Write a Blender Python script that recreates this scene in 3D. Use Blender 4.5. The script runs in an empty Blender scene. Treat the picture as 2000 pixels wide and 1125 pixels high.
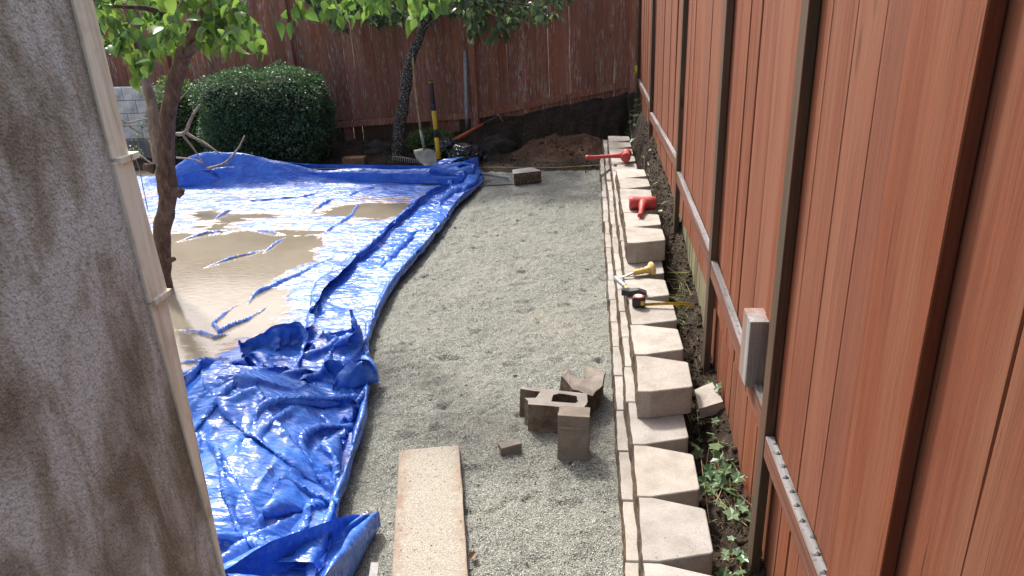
import bpy, bmesh, math, random
import numpy as np
from mathutils import Vector, Matrix, noise as mnoise

# ------------------------------------------------------------------ camera, light, exposure
scn = bpy.context.scene
COL = scn.collection
rad = math.radians
F_PX, PITCH, ROLL, YAW, CAM_Z = 1440.0, rad(22.4), rad(2.7), rad(7.758), 2.5
_f = Vector((0, math.cos(PITCH), -math.sin(PITCH))); _r = Vector((1, 0, 0)); _u = _r.cross(_f)
_r2 = _r * math.cos(ROLL) - _u * math.sin(ROLL); _u2 = _r2.cross(_f)
CAMROT = Matrix.Rotation(YAW, 3, 'Z') @ Matrix((_r2, _u2, -_f)).transposed()
cam = bpy.data.cameras.new('camera'); camo = bpy.data.objects.new('camera', cam); COL.objects.link(camo)
camo.matrix_world = Matrix.Translation((0, 0, CAM_Z)) @ CAMROT.to_4x4()
cam.sensor_width = 36; cam.lens = 36 * F_PX / 2000.0; cam.clip_start = .05; cam.clip_end = 600
scn.camera = camo

SUN_DIR = Vector((-0.48, 0.74, 1.08)).normalized()          # towards the sun
w = bpy.data.worlds.new('World'); scn.world = w; w.use_nodes = True
sky = w.node_tree.nodes.new('ShaderNodeTexSky'); sky.sky_type = 'NISHITA'; sky.sun_disc = False
sky.sun_elevation = math.asin(SUN_DIR.z); sky.sun_rotation = math.atan2(SUN_DIR.x, SUN_DIR.y)
sky.dust_density = 6.0; sky.air_density = 1.0; sky.ozone_density = 1.0
bg = w.node_tree.nodes['Background']; bg.inputs[1].default_value = .15
w.node_tree.links.new(sky.outputs[0], bg.inputs[0])
sl = bpy.data.lights.new('sun', 'SUN'); sl.energy = 2.8; sl.angle = rad(5.0); sl.color = (1, .965, .91)
so = bpy.data.objects.new('sun', sl); COL.objects.link(so)
so.rotation_euler = SUN_DIR.to_track_quat('Z', 'Y').to_euler()
scn.view_settings.view_transform = 'Standard'; scn.view_settings.look = 'None'
scn.view_settings.exposure = 0.86; scn.view_settings.gamma = 1.0

rnd = random.Random(7); rng = np.random.RandomState(11)

def ray(u, v):
    return CAMROT @ Vector(((u - 1000) / F_PX, -(v - 562.5) / F_PX, -1))
def atz(u, v, z):
    d = ray(u, v); return Vector((0, 0, CAM_Z)) + d * ((z - CAM_Z) / d.z)
def aty(u, v, y):
    d = ray(u, v); return Vector((0, 0, CAM_Z)) + d * (y / d.y)
def topx(p):
    c = CAMROT.transposed() @ (Vector(p) - Vector((0, 0, CAM_Z)))
    return 1000 + F_PX * c.x / -c.z, 562.5 - F_PX * c.y / -c.z, -c.z

# ------------------------------------------------------------------ object helpers
def link(o, parent=None):
    COL.objects.link(o)
    if parent: o.parent = parent
    return o
def tag(o, label=None, cat=None, group=None, kind=None):
    if label: o['label'] = label
    if cat: o['category'] = cat
    if group: o['group'] = group
    if kind: o['kind'] = kind
    return o
def thing(name, label, cat, loc=(0, 0, 0), rot=(0, 0, 0), group=None):
    o = bpy.data.objects.new(name, None); o.location = loc; o.rotation_euler = rot; o.empty_display_size = .1
    return tag(link(o), label, cat, group)
def mesh(name, V, Fc, mat, parent=None, smooth=False, loc=None, rot=None):
    me = bpy.data.meshes.new(name)
    if isinstance(V, np.ndarray) and isinstance(Fc, np.ndarray):
        n = len(V); k = Fc.shape[1]; m = len(Fc)
        me.vertices.add(n); me.vertices.foreach_set('co', V.astype(np.float32).ravel())
        me.loops.add(m * k); me.loops.foreach_set('vertex_index', Fc.astype(np.int32).ravel())
        me.polygons.add(m); me.polygons.foreach_set('loop_start', np.arange(0, m * k, k, dtype=np.int32))
        me.update(calc_edges=True)
    else:
        me.from_pydata([tuple(v) for v in V], [], [tuple(f) for f in Fc])
    if smooth: me.shade_smooth()
    if mat: me.materials.append(mat)
    o = bpy.data.objects.new(name, me)
    if loc is not None: o.location = loc
    if rot is not None: o.rotation_euler = rot
    return link(o, parent)
def share(name, me, parent=None, loc=(0, 0, 0), rot=(0, 0, 0), sc=None):
    o = bpy.data.objects.new(name, me); o.location = loc; o.rotation_euler = rot
    if sc: o.scale = sc
    return link(o, parent)

class MB:
    def __init__(s): s.V = []; s.F = []
    def add(s, V, Fc):
        b = len(s.V); s.V += [tuple(v) for v in V]; s.F += [tuple(i + b for i in f) for f in Fc]
    def box(s, x0, x1, y0, y1, z0, z1, M=None):
        V = [(x0, y0, z0), (x1, y0, z0), (x1, y1, z0), (x0, y1, z0), (x0, y0, z1), (x1, y0, z1), (x1, y1, z1), (x0, y1, z1)]
        if M is not None: V = [M @ Vector(v) for v in V]
        s.add(V, [(0, 3, 2, 1), (4, 5, 6, 7), (0, 1, 5, 4), (1, 2, 6, 5), (2, 3, 7, 6), (3, 0, 4, 7)])
    def tube(s, pts, rs, n=8, jit=0, cap=True, seed=0):
        pts = [Vector(p) for p in pts]
        if not hasattr(rs, '__len__'): rs = [rs] * len(pts)
        b = len(s.V); N = None
        for i, p in enumerate(pts):
            t = (pts[min(i + 1, len(pts) - 1)] - pts[max(i - 1, 0)]).normalized()
            if N is None: N = t.orthogonal().normalized()
            N = (N - t * N.dot(t)).normalized(); B = t.cross(N)
            for k in range(n):
                a = 2 * math.pi * k / n
                d = N * math.cos(a) + B * math.sin(a)
                r = rs[i]
                if jit: r *= 1 + jit * mnoise.noise(p * 9 + d * 1.3 + Vector((seed, 0, 0)))
                s.V.append(tuple(p + d * r))
        for i in range(len(pts) - 1):
            for k in range(n):
                k2 = (k + 1) % n
                s.F.append((b + i * n + k, b + i * n + k2, b + (i + 1) * n + k2, b + (i + 1) * n + k))
        if cap:
            s.F.append(tuple(b + k for k in reversed(range(n)))); e = b + (len(pts) - 1) * n
            s.F.append(tuple(e + k for k in range(n)))
    def lathe(s, prof, M=None, n=20):
        b = len(s.V)
        for (r, z) in prof:
            for k in range(n):
                a = 2 * math.pi * k / n; v = Vector((r * math.cos(a), r * math.sin(a), z))
                s.V.append(tuple(M @ v if M is not None else v))
        for i in range(len(prof) - 1):
            for k in range(n):
                k2 = (k + 1) % n
                s.F.append((b + i * n + k, b + i * n + k2, b + (i + 1) * n + k2, b + (i + 1) * n + k))
        s.F.append(tuple(b + k for k in reversed(range(n)))); e = b + (len(prof) - 1) * n
        s.F.append(tuple(e + k for k in range(n)))
    def build(s, name, mat, parent=None, smooth=False, bev=0, loc=None, rot=None, seg=2, sub=0):
        o = mesh(name, s.V, s.F, mat, parent, smooth, loc, rot)
        if bev:
            m = o.modifiers.new('bevel', 'BEVEL'); m.width = bev; m.segments = seg; m.limit_method = 'ANGLE'; m.angle_limit = rad(40)
        if sub:
            m = o.modifiers.new('subdivision', 'SUBSURF'); m.levels = sub; m.render_levels = sub
        return o
def smooth_path(pts, n):
    """Catmull-Rom through pts, n pieces per span"""
    P = [Vector(p) for p in pts]; P = [P[0] * 2 - P[1]] + P + [P[-1] * 2 - P[-2]]; out = []
    for i in range(1, len(P) - 2):
        a, b, c, d = P[i - 1:i + 3]
        for k in range(n):
            t = k / n
            out.append(.5 * ((2 * b) + (c - a) * t + (2 * a - 5 * b + 4 * c - d) * t * t + (3 * b - a - 3 * c + d) * t ** 3))
    out.append(P[-2]); return out

# numpy noise
_T = np.random.RandomState(3).rand(256, 256)
def vnoise(x, y):
    xi = np.floor(x).astype(int); yi = np.floor(y).astype(int); fx = x - xi; fy = y - yi
    fx = fx * fx * (3 - 2 * fx); fy = fy * fy * (3 - 2 * fy)
    g = lambda a, b: _T[a & 255, b & 255]
    return (g(xi, yi) * (1 - fx) + g(xi + 1, yi) * fx) * (1 - fy) + (g(xi, yi + 1) * (1 - fx) + g(xi + 1, yi + 1) * fx) * fy - .5
def fbm(x, y, o=4, s=0):
    r = 0; a = 1
    for k in range(o):
        r = r + a * vnoise(x + 17.3 * k + s, y + 9.1 * k + s * 1.7); a *= .5; x = x * 2.03; y = y * 2.03
    return r
def sst(a, b, x): t = np.clip((x - a) / (b - a), 0, 1); return t * t * (3 - 2 * t)
def grid_faces(nu, nv, mask=None):
    idx = np.arange(nu * nv).reshape(nu, nv)
    Fc = np.stack([idx[:-1, :-1], idx[1:, :-1], idx[1:, 1:], idx[:-1, 1:]], -1)
    if mask is not None: Fc = Fc[mask[:-1, :-1] & mask[1:, :-1] & mask[1:, 1:] & mask[:-1, 1:]]
    return Fc.reshape(-1, 4)
def compact(V, Fc):
    u, inv = np.unique(Fc.ravel(), return_inverse=True)
    return V[u], inv.reshape(Fc.shape)

# ------------------------------------------------------------------ material helper
class NT:
    def __init__(s, name):
        s.m = bpy.data.materials.new(name); s.m.use_nodes = True; s.t = s.m.node_tree
        s.b = s.t.nodes['Principled BSDF']; s.out = s.t.nodes['Material Output']
        s.tc = s.t.nodes.new('ShaderNodeTexCoord'); s.obj = s.tc.outputs['Object']
        s.geo = s.t.nodes.new('ShaderNodeNewGeometry'); s.pos = s.geo.outputs['Position']
    def n(s, t, **k):
        o = s.t.nodes.new('ShaderNode' + t)
        for a, b in k.items(): setattr(o, a, b)
        return o
    def L(s, a, b): s.t.links.new(a, b)
    def put(s, sock, v):
        if isinstance(v, bpy.types.NodeSocket): s.L(v, sock)
        elif isinstance(v, tuple) and len(v) == 3 and sock.type == 'RGBA': sock.default_value = (*v, 1)
        else: sock.default_value = v
    def map(s, co, sc=(1, 1, 1), loc=(0, 0, 0)):
        o = s.n('Mapping'); s.L(co, o.inputs[0]); o.inputs['Scale'].default_value = sc; s.put(o.inputs['Location'], loc); return o.outputs[0]
    def rand(s): return s.n('ObjectInfo').outputs['Random']
    def noise(s, co, sc, det=4, rough=.55, dist=0):
        o = s.n('TexNoise'); s.L(co, o.inputs['Vector']); o.inputs['Scale'].default_value = sc
        o.inputs['Detail'].default_value = det; o.inputs['Roughness'].default_value = rough; o.inputs['Distortion'].default_value = dist
        return o.outputs['Fac']
    def vor(s, co, sc, feat='F1', out='Distance'):
        o = s.n('TexVoronoi', feature=feat); s.L(co, o.inputs['Vector']); o.inputs['Scale'].default_value = sc; return o.outputs[out]
    def ramp(s, fac, stops):
        o = s.n('ValToRGB'); s.put(o.inputs[0], fac); e = o.color_ramp.elements
        while len(e) < len(stops): e.new(.5)
        for q, (p, c) in zip(e, stops):
            q.position = p; q.color = (*c, 1) if isinstance(c, tuple) else (c, c, c, 1)
        return o.outputs[0]
    def mix(s, f, a, b, mode='MIX'):
        o = s.n('Mix', data_type='RGBA', blend_type=mode); s.put(o.inputs[0], f); s.put(o.inputs[6], a); s.put(o.inputs[7], b); return o.outputs[2]
    def math(s, op, a, b=0.0, c=0.0):
        o = s.n('Math', operation=op); s.put(o.inputs[0], a); s.put(o.inputs[1], b); s.put(o.inputs[2], c); return o.outputs[0]
    def hsv(s, col, h=.5, sa=1.0, v=1.0):
        o = s.n('HueSaturation'); s.put(o.inputs['Hue'], h); s.put(o.inputs['Saturation'], sa); s.put(o.inputs['Value'], v); s.put(o.inputs['Color'], col); return o.outputs[0]
    def bump(s, h, dist=.01, st=1.0, nrm=None):
        o = s.n('Bump'); s.put(o.inputs['Height'], h); o.inputs['Distance'].default_value = dist; o.inputs['Strength'].default_value = st
        if nrm is not None: s.L(nrm, o.inputs['Normal'])
        return o.outputs[0]
    def sep(s, co): o = s.n('SeparateXYZ'); s.L(co, o.inputs[0]); return o.outputs
    def fin(s, col=None, rough=None, nrm=None, spec=None, **k):
        if col is not None: s.put(s.b.inputs['Base Color'], col)
        if rough is not None: s.put(s.b.inputs['Roughness'], rough)
        if nrm is not None: s.L(nrm, s.b.inputs['Normal'])
        if spec is not None: s.put(s.b.inputs['Specular IOR Level'], spec)
        for a, v in k.items(): s.put(s.b.inputs[a.replace('_', ' ')], v)
        return s.m
def rmap(t, val, lo, hi): return t.math('MULTIPLY_ADD', val, hi - lo, lo)

def wood(name, base, dark, pale, fleck=.0, streak=1.0, grey=None, vary=.35, rough=.8):
    t = NT(name); r = t.rand()
    cv = t.n('CombineXYZ'); t.put(cv.inputs[0], t.math('MULTIPLY', r, 37.0)); t.put(cv.inputs[1], t.math('MULTIPLY', r, 91.0)); t.put(cv.inputs[2], t.math('MULTIPLY', r, 53.0))
    co = t.n('VectorMath', operation='ADD'); t.L(t.obj, co.inputs[0]); t.L(cv.outputs[0], co.inputs[1]); co = co.outputs[0]
    g1 = t.noise(t.map(co, (22, 22, .9)), 1, 6, .65, .6)
    g2 = t.noise(t.map(co, (150, 150, 3.2)), 1, 6, .7, .3)
    g3 = t.noise(t.map(co, (3, 3, 1.1)), 1, 4, .6)
    g4 = t.noise(t.map(co, (48, 48, 1.0)), 1, 3, .6, 1.2)
    c = t.ramp(g1, [(.32, dark), (.52, base), (.74, pale)])
    c = t.mix(t.math('MULTIPLY', t.ramp(g2, [(.4, 0.), (.62, 1.)]), .5 * streak), c, dark)
    c = t.mix(t.math('MULTIPLY', t.ramp(g3, [(.4, 0.), (.7, 1.)]), .35), c, pale)
    crack = t.ramp(g4, [(.315, 1.), (.345, 0.)])
    c = t.mix(t.math('MULTIPLY', crack, .55 * streak), c, tuple(x * .35 for x in dark))
    kn = t.vor(t.map(co, (5.5, 5.5, 1.25)), 1); c = t.mix(t.math('MULTIPLY', t.ramp(kn, [(.05, 1.), (.085, 0.)]), .75), c, tuple(x * .4 for x in dark))
    sp = t.noise(t.map(co, (420, 420, 90)), 1, 3, .7); c = t.mix(t.math('MULTIPLY', t.ramp(sp, [(.36, 1.), (.5, 0.)]), .38), c, dark); c = t.mix(t.math('MULTIPLY', t.ramp(sp, [(.58, 0.), (.7, 1.)]), .30), c, pale)
    if fleck:
        f = t.noise(t.map(co, (60, 60, 7)), 1, 4, .62, .3); a = t.noise(t.map(co, (5, 5, .8)), 1, 3, .6)
        m = t.math('MULTIPLY', t.ramp(f, [(.54, 0.), (.60, 1.)]), t.ramp(a, [(.50 - .10 * fleck, 0.), (.60, 1.)]))
        c = t.mix(m, c, (.42, .38, .34))
    if grey is not None:
        c = t.mix(t.ramp(t.noise(t.map(co, (14, 14, 1.2)), 1, 5, .6), [(.40, 0.), (.62, .75)]), c, grey)
    c = t.hsv(c, .5, rmap(t, t.math('FRACT', t.math('MULTIPLY', r, 7.13)), .93, 1.04), rmap(t, r, 1 - vary, 1 + vary))
    if streak > 1.1:      # sun bleached tan patches on the near fence
        tan = t.ramp(t.noise(t.map(co, (9, 9, .5)), 1, 5, .65), [(.45, 0.), (.62, .55)]); c = t.mix(tan, c, (.25, .11, .062))
    h = t.math('ADD', t.math('MULTIPLY', g2, .5), t.math('ADD', g1, t.math('MULTIPLY', crack, -.7)))
    return t.fin(c, rough, t.bump(h, .0035, .8), .25)
M = {}
M['red_wood'] = wood('red stained wood', (.21, .066, .031), (.145, .044, .021), (.245, .086, .043), .0, 1.25, vary=.07)
M['red_far'] = wood('weathered red wood', (.33, .13, .075), (.20, .078, .048), (.40, .20, .13), 1.0, 1.0, vary=.16)
M['green_wood'] = wood('weathered bare wood', (.22, .20, .13), (.12, .11, .038), (.33, .30, .22), .0, 1, vary=.2)
M['post_side'] = wood('post wood darkened for shade', (.11, .06, .04), (.065, .038, .026), (.15, .09, .055), .0, 1, grey=(.065, .06, .04), vary=.1)  # dark brown stands in for shade on the posts' camera-facing sides
M['grey_wood'] = wood('grey weathered wood', (.24, .235, .235), (.12, .115, .11), (.40, .39, .38), .0, 1.2, vary=.1)
def rail_mat():
    t = NT('rail wood stained in front and grey on top')
    co = t.map(t.obj, (1, 1, 1)); g1 = t.noise(t.map(co, (26, 1.2, 26)), 1, 6, .6, .5); g2 = t.noise(t.map(co, (130, 3, 130)), 1, 3, .6)
    red = t.ramp(g1, [(.3, (.09, .035, .022)), (.55, (.17, .07, .045)), (.8, (.23, .12, .085))])
    gr = t.ramp(g1, [(.3, (.07, .07, .07)), (.5, (.17, .17, .175)), (.8, (.32, .32, .33))])
    gr = t.mix(t.math('MULTIPLY', t.ramp(t.noise(t.map(co, (40, 40, 40)), 1, 3), [(.36, 1.), (.42, 0.)]), .6), gr, (.04, .035, .03))
    nz = t.sep(t.geo.outputs['True Normal'])[2]
    c = t.mix(t.ramp(nz, [(.5, 0.), (.8, 1.)]), red, gr)
    return t.fin(c, .75, t.bump(t.math('ADD', g1, g2), .004, .8), .3)
M['rail'] = rail_mat()

def stone_mat(name, c1, c2, c3, rc1, rc2):
    """cast concrete; the split face (normal towards -x of the block) is coarser and browner"""
    t = NT(name); r = t.rand(); off = t.n('CombineXYZ'); [t.put(off.inputs[k], t.math('MULTIPLY', r, 20. + 9 * k)) for k in range(3)]
    co = t.n('VectorMath', operation='ADD'); t.L(t.obj, co.inputs[0]); t.L(off.outputs[0], co.inputs[1]); co = co.outputs[0]
    a = t.noise(co, 9, 5, .6); b = t.noise(co, 160, 3, .7); s = t.vor(co, 210)
    c = t.ramp(a, [(.3, c1), (.5, c2), (.72, c3)])
    c = t.mix(t.math('MULTIPLY', t.ramp(b, [(.35, 1.), (.5, 0.)]), .4), c, tuple(x * .45 for x in c1))
    c = t.mix(t.math('MULTIPLY', t.ramp(b, [(.6, 0.), (.72, 1.)]), .35), c, (.62, .56, .48))
    pit = t.ramp(t.noise(co, 75, 2, .5), [(.24, 1.), (.30, 0.)])
    c = t.mix(t.math('MULTIPLY', pit, .7), c, (.09, .07, .05))
    nx = t.sep(t.n('TexCoord').outputs['Normal'])[0]
    rc = t.ramp(t.noise(co, 34, 5, .7), [(.3, rc1), (.5, rc2), (.80, (.26, .20, .145))])
    c = t.mix(t.ramp(nx, [(.0, 1.), (.3, 1.), (.42, 0.)]) if False else t.math('LESS_THAN', nx, -.45), c, rc)
    c = t.hsv(c, .5, rmap(t, t.math('FRACT', t.math('MULTIPLY', r, 5.7)), .7, 1.05), rmap(t, r, .88, 1.1))
    h = t.math('ADD', t.math('MULTIPLY', b, .35), t.math('SUBTRACT', a, t.math('MULTIPLY', pit, .5)))
    return t.fin(c, .9, t.bump(h, .004, .7), .2)
M['block'] = stone_mat('tan cast concrete', (.29, .262, .228), (.36, .332, .295), (.42, .392, .352), (.035, .022, .014), (.095, .062, .038))
M['dark_block'] = stone_mat('dark brown concrete', (.17, .145, .12), (.24, .205, .17), (.31, .275, .23), (.10, .06, .035), (.2, .13, .08))  # darker, browner tone of the block concrete

M['broken_face'] = stone_mat('rough broken concrete face', (.05, .035, .022), (.13, .095, .065), (.24, .19, .14), (.05, .035, .022), (.13, .095, .065))
def gravel_mat():
    t = NT('crushed grey gravel')
    cell = t.n('TexVoronoi'); t.L(t.pos, cell.inputs['Vector']); cell.inputs['Scale'].default_value = 150
    cell2 = t.n('TexVoronoi'); t.L(t.pos, cell2.inputs['Vector']); cell2.inputs['Scale'].default_value = 330
    v = t.sep(cell.outputs['Color'])[0]; v2 = t.sep(cell2.outputs['Color'])[1]
    k = t.math('ADD', t.math('MULTIPLY', v, .6), t.math('MULTIPLY', v2, .4))
    c = t.ramp(k, [(.08, (.095, .10, .085)), (.3, (.25, .265, .235)), (.55, (.43, .45, .40)), (.8, (.64, .655, .58)), (1, (.85, .85, .78))])
    big = t.noise(t.pos, 1.3, 5, .6); med = t.noise(t.pos, 7, 4, .6)
    c = t.mix(t.ramp(big, [(.42, 0.), (.66, .5)]), c, (.58, .57, .49))
    c = t.mix(t.math('MULTIPLY', t.ramp(med, [(.32, 1.), (.48, 0.)]), .26), c, (.10, .11, .09))
    edge = t.math('MULTIPLY', cell.outputs['Distance'], 1.6)
    c = t.mix(t.math('MULTIPLY', t.ramp(edge, [(.35, 0.), (.85, 1.)]), .55), c, (.03, .032, .026))
    h = t.math('SUBTRACT', t.math('MULTIPLY', v, .6), edge)
    h = t.math('ADD', h, t.math('MULTIPLY', t.noise(t.pos, 45, 4, .7), 1.6))
    return t.fin(c, .82, t.bump(h, .006, .9), .3)
M['gravel'] = gravel_mat()
def pebble_mat():
    t = NT('loose gravel chips'); c = t.ramp(t.n('NewGeometry').outputs['Random Per Island'], [(0, (.07, .072, .06)), (.4, (.19, .195, .165)), (.75, (.32, .32, .27)), (1, (.55, .53, .46))])
    return t.fin(c, .8, t.bump(t.noise(t.pos, 300, 2), .001), .3)
M['pebble'] = pebble_mat()
def soil_mat(name, a, b, c_, sc=1.0, rough=.9):
    t = NT(name); n1 = t.noise(t.pos, 3 * sc, 6, .65); n2 = t.noise(t.pos, 38 * sc, 6, .72); n3 = t.vor(t.pos, 60 * sc)
    c = t.ramp(n2, [(.3, a), (.5, b), (.75, c_)]); c = t.mix(t.ramp(n1, [(.4, 0.), (.65, .6)]), c, a)
    c = t.mix(t.math('MULTIPLY', t.ramp(t.noise(t.pos, 120, 2, .5), [(.66, 0.), (.72, 1.)]), .6), c, (.30, .25, .18))
    return t.fin(c, rough, t.bump(t.math('ADD', n2, t.math('MULTIPLY', n3, -.4)), .02, .9), .25)
M['soil'] = soil_mat('dark garden soil', (.018, .013, .009), (.045, .032, .022), (.11, .08, .055))
M['red_soil'] = soil_mat('reddish dug soil', (.06, .032, .018), (.115, .065, .04), (.19, .12, .075))
M['far_ground'] = soil_mat('far ground', (.06, .05, .035), (.09, .08, .05), (.13, .11, .038), .3)
M['rock'] = soil_mat('dark boulder', (.022, .02, .018), (.045, .04, .035), (.09, .08, .038), .4)
def stucco():
    t = NT('coarse grey brown stucco')
    a = t.noise(t.map(t.pos, (1, 2.2, .8)), 3.4, 6, .62, .4); b = t.noise(t.pos, 70, 5, .75); g = t.vor(t.pos, 150)
    d = t.noise(t.pos, 210, 2, .6)
    c = t.ramp(a, [(.40, (.36, .30, .21)), (.5, (.62, .56, .45)), (.60, (.95, .92, .84))])
    c = t.mix(t.math('MULTIPLY', t.ramp(b, [(.36, 1.), (.5, 0.)]), .5), c, (.26, .22, .16))
    c = t.mix(t.math('MULTIPLY', t.ramp(d, [(.56, 0.), (.68, 1.)]), .75), c, (.66, .61, .53))
    h = t.math('ADD', t.math('MULTIPLY', b, 1.0), t.math('ADD', t.math('MULTIPLY', g, -.6), t.math('MULTIPLY', d, .6)))
    return t.fin(c, .95, t.bump(h, .016, 1.0), .15)
M['stucco'] = stucco()
def trim():
    t = NT('cream painted trim'); a = t.noise(t.map(t.pos, (40, 40, 3)), 1, 5, .6, .4); b = t.noise(t.pos, 5, 5, .6)
    c = t.ramp(a, [(.3, (.60, .52, .36)), (.5, (.82, .75, .57)), (.7, (.88, .82, .66))]); c = t.mix(t.ramp(b, [(.52, 0.), (.7, .7)]), c, (.27, .22, .15))
    c = t.mix(t.math('MULTIPLY', t.ramp(t.noise(t.map(t.pos, (90, 90, 2)), 1, 3), [(.30, 1.), (.36, 0.)]), .7), c, (.12, .08, .05))
    return t.fin(c, .75, t.bump(a, .003, .7), .3)
M['trim'] = trim()
def bark(name, a, b, c_, sp=0.):
    t = NT(name); n = t.noise(t.map(t.pos, (26, 26, 9)), 1, 6, .65, .5); m = t.noise(t.pos, 6, 4, .6); c = t.ramp(n, [(.3, a), (.52, b), (.75, c_)])
    if sp: c = t.mix(t.ramp(t.noise(t.pos, 42, 3, .6), [(.56, 0.), (.62, sp)]), c, (.42, .44, .40))
    c = t.mix(t.ramp(m, [(.5, 0.), (.7, .4)]), c, c_)
    return t.fin(c, .85, t.bump(n, .012, .9), .25)
M['bark'] = bark('reddish brown bark', (.045, .026, .02), (.115, .072, .055), (.22, .155, .125))
M['bark_pale'] = bark('pale grey bark', (.13, .095, .075), (.25, .19, .155), (.38, .32, .27))
M['bark_dark'] = bark('dark lichen bark', (.022, .017, .014), (.05, .04, .033), (.10, .085, .038), .85)
M['twig'] = bark('bare grey twig', (.16, .12, .09), (.30, .24, .18), (.45, .38, .30))
def leafm(name, a, b, c_, tr=.45, rough=.32):
    t = NT(name); r = t.n('NewGeometry').outputs['Random Per Island']; r2 = t.math('FRACT', t.math('ADD', r, t.rand()))
    c = t.ramp(r2, [(0, a), (.5, b), (1, c_)])
    t.fin(c, rough, None, .5)
    tl = t.n('BsdfTranslucent'); t.put(tl.inputs[0], t.hsv(c, .485, 1.05, 2.3)); mx = t.n('MixShader'); mx.inputs[0].default_value = tr
    t.L(t.b.outputs[0], mx.inputs[1]); t.L(tl.outputs[0], mx.inputs[2]); t.L(mx.outputs[0], t.out.inputs[0]); return t.m
M['leaf'] = leafm('glossy green leaf', (.035, .08, .026), (.065, .13, .03), (.13, .22, .045), .5, .28)
M['bright_leaf'] = leafm('backlit green leaf', (.035, .08, .022), (.06, .13, .03), (.12, .21, .045), .46, .26)
M['leaf2'] = leafm('grey green leaf', (.045, .075, .035), (.07, .11, .05), (.12, .17, .08), .35)
M['box_leaf'] = leafm('small dark shrub leaf', (.03, .07, .032), (.05, .105, .045), (.10, .17, .075), .25, .38)
M['lime_leaf'] = leafm('light green shrub leaf', (.06, .11, .03), (.10, .17, .05), (.17, .24, .08), .35)
M['ivy'] = leafm('ivy leaf', (.05, .11, .045), (.09, .17, .075), (.19, .27, .15), .25, .35)
M['grass'] = leafm('grass blade', (.12, .17, .05), (.22, .26, .09), (.36, .34, .17), .3, .5)
M['dry'] = leafm('dry litter', (.10, .06, .03), (.22, .15, .08), (.36, .28, .17), .1, .8)
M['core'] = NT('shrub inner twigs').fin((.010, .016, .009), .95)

def plain(name, col, rough=.5, metal=0., spec=.5, var=.3, sc=30., bump=.0015):
    t = NT(name); n = t.noise(t.obj, sc, 5, .65); c = t.mix(t.ramp(n, [(.42, 0.), (.72, 1.)]), col, tuple(x * (1 - var) for x in col))
    return t.fin(c, t.math('MULTIPLY_ADD', n, .25, rough - .1), t.bump(n, bump, .6), spec, Metallic=metal)
M['red_rubber'] = plain('red rubber', (.46, .055, .05), .5, 0, .4, .35)
M['yellow_grip'] = plain('dirty cream rubber', (.62, .44, .15), .55, 0, .4, .5)
M['steel'] = plain('worn steel', (.45, .45, .45), .38, .9, .5, .5, 60)
M['dull_steel'] = plain('dull dusty steel', (.30, .29, .25), .6, .3, .4, .5, 12)
M['black'] = plain('black rubber', (.022, .024, .028), .45, 0, .4, .4)
M['dark_iron'] = plain('dark cast iron', (.055, .06, .065), .5, .5, .5, .5)
M['yellow'] = plain('yellow paint', (.62, .40, .02), .45, 0, .5, .45, 18)
M['handle_wood'] = plain('ash handle wood', (.36, .23, .12), .6, 0, .3, .5, 14)
M['orange_wood'] = plain('orange fibreglass', (.42, .11, .035), .5, 0, .4, .5, 14)
M['galv'] = plain('galvanised pipe', (.33, .35, .36), .5, .5, .5, .35, 20)
M['white'] = plain('white print', (.75, .73, .70), .5)
M['red_paint'] = plain('red print', (.55, .07, .03), .5)
M['brick'] = plain('dusty brown brick', (.27, .15, .09), .9, 0, .2, .5, 12, .004)
M['string'] = plain('yellow string', (.55, .42, .08), .7)
M['plank'] = None
def plank_mat():
    t = NT('terracotta plank dusted with sand'); co = t.obj
    a = t.noise(co, 4.5, 5, .6); b = t.noise(co, 150, 3, .7); v = t.vor(co, 150); big = t.noise(co, 11, 4, .7)
    x = t.sep(co)[0]; ed = t.math('ABSOLUTE', x)
    c = t.ramp(a, [(.3, (.24, .175, .135)), (.6, (.29, .235, .185)), (.8, (.33, .285, .23))])
    sand = t.ramp(t.math('ADD', t.math('SUBTRACT', t.math('MULTIPLY', big, .9), t.math('MULTIPLY', ed, 2.6)), .13), [(.10, 0.), (.30, .9)])
    c2 = t.ramp(b, [(.3, (.17, .155, .125)), (.5, (.34, .32, .265)), (.7, (.54, .51, .45))])
    c = t.mix(sand, c, c2)
    c = t.mix(t.ramp(t.noise(co, 62, 2, .4), [(.28, .9), (.32, 0.)]), c, (.05, .045, .035))
    return t.fin(c, .9, t.bump(t.math('ADD', t.math('MULTIPLY', b, sand), t.math('MULTIPLY', a, .2)), .004, .9), .2)
M['plank'] = plank_mat()
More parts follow.
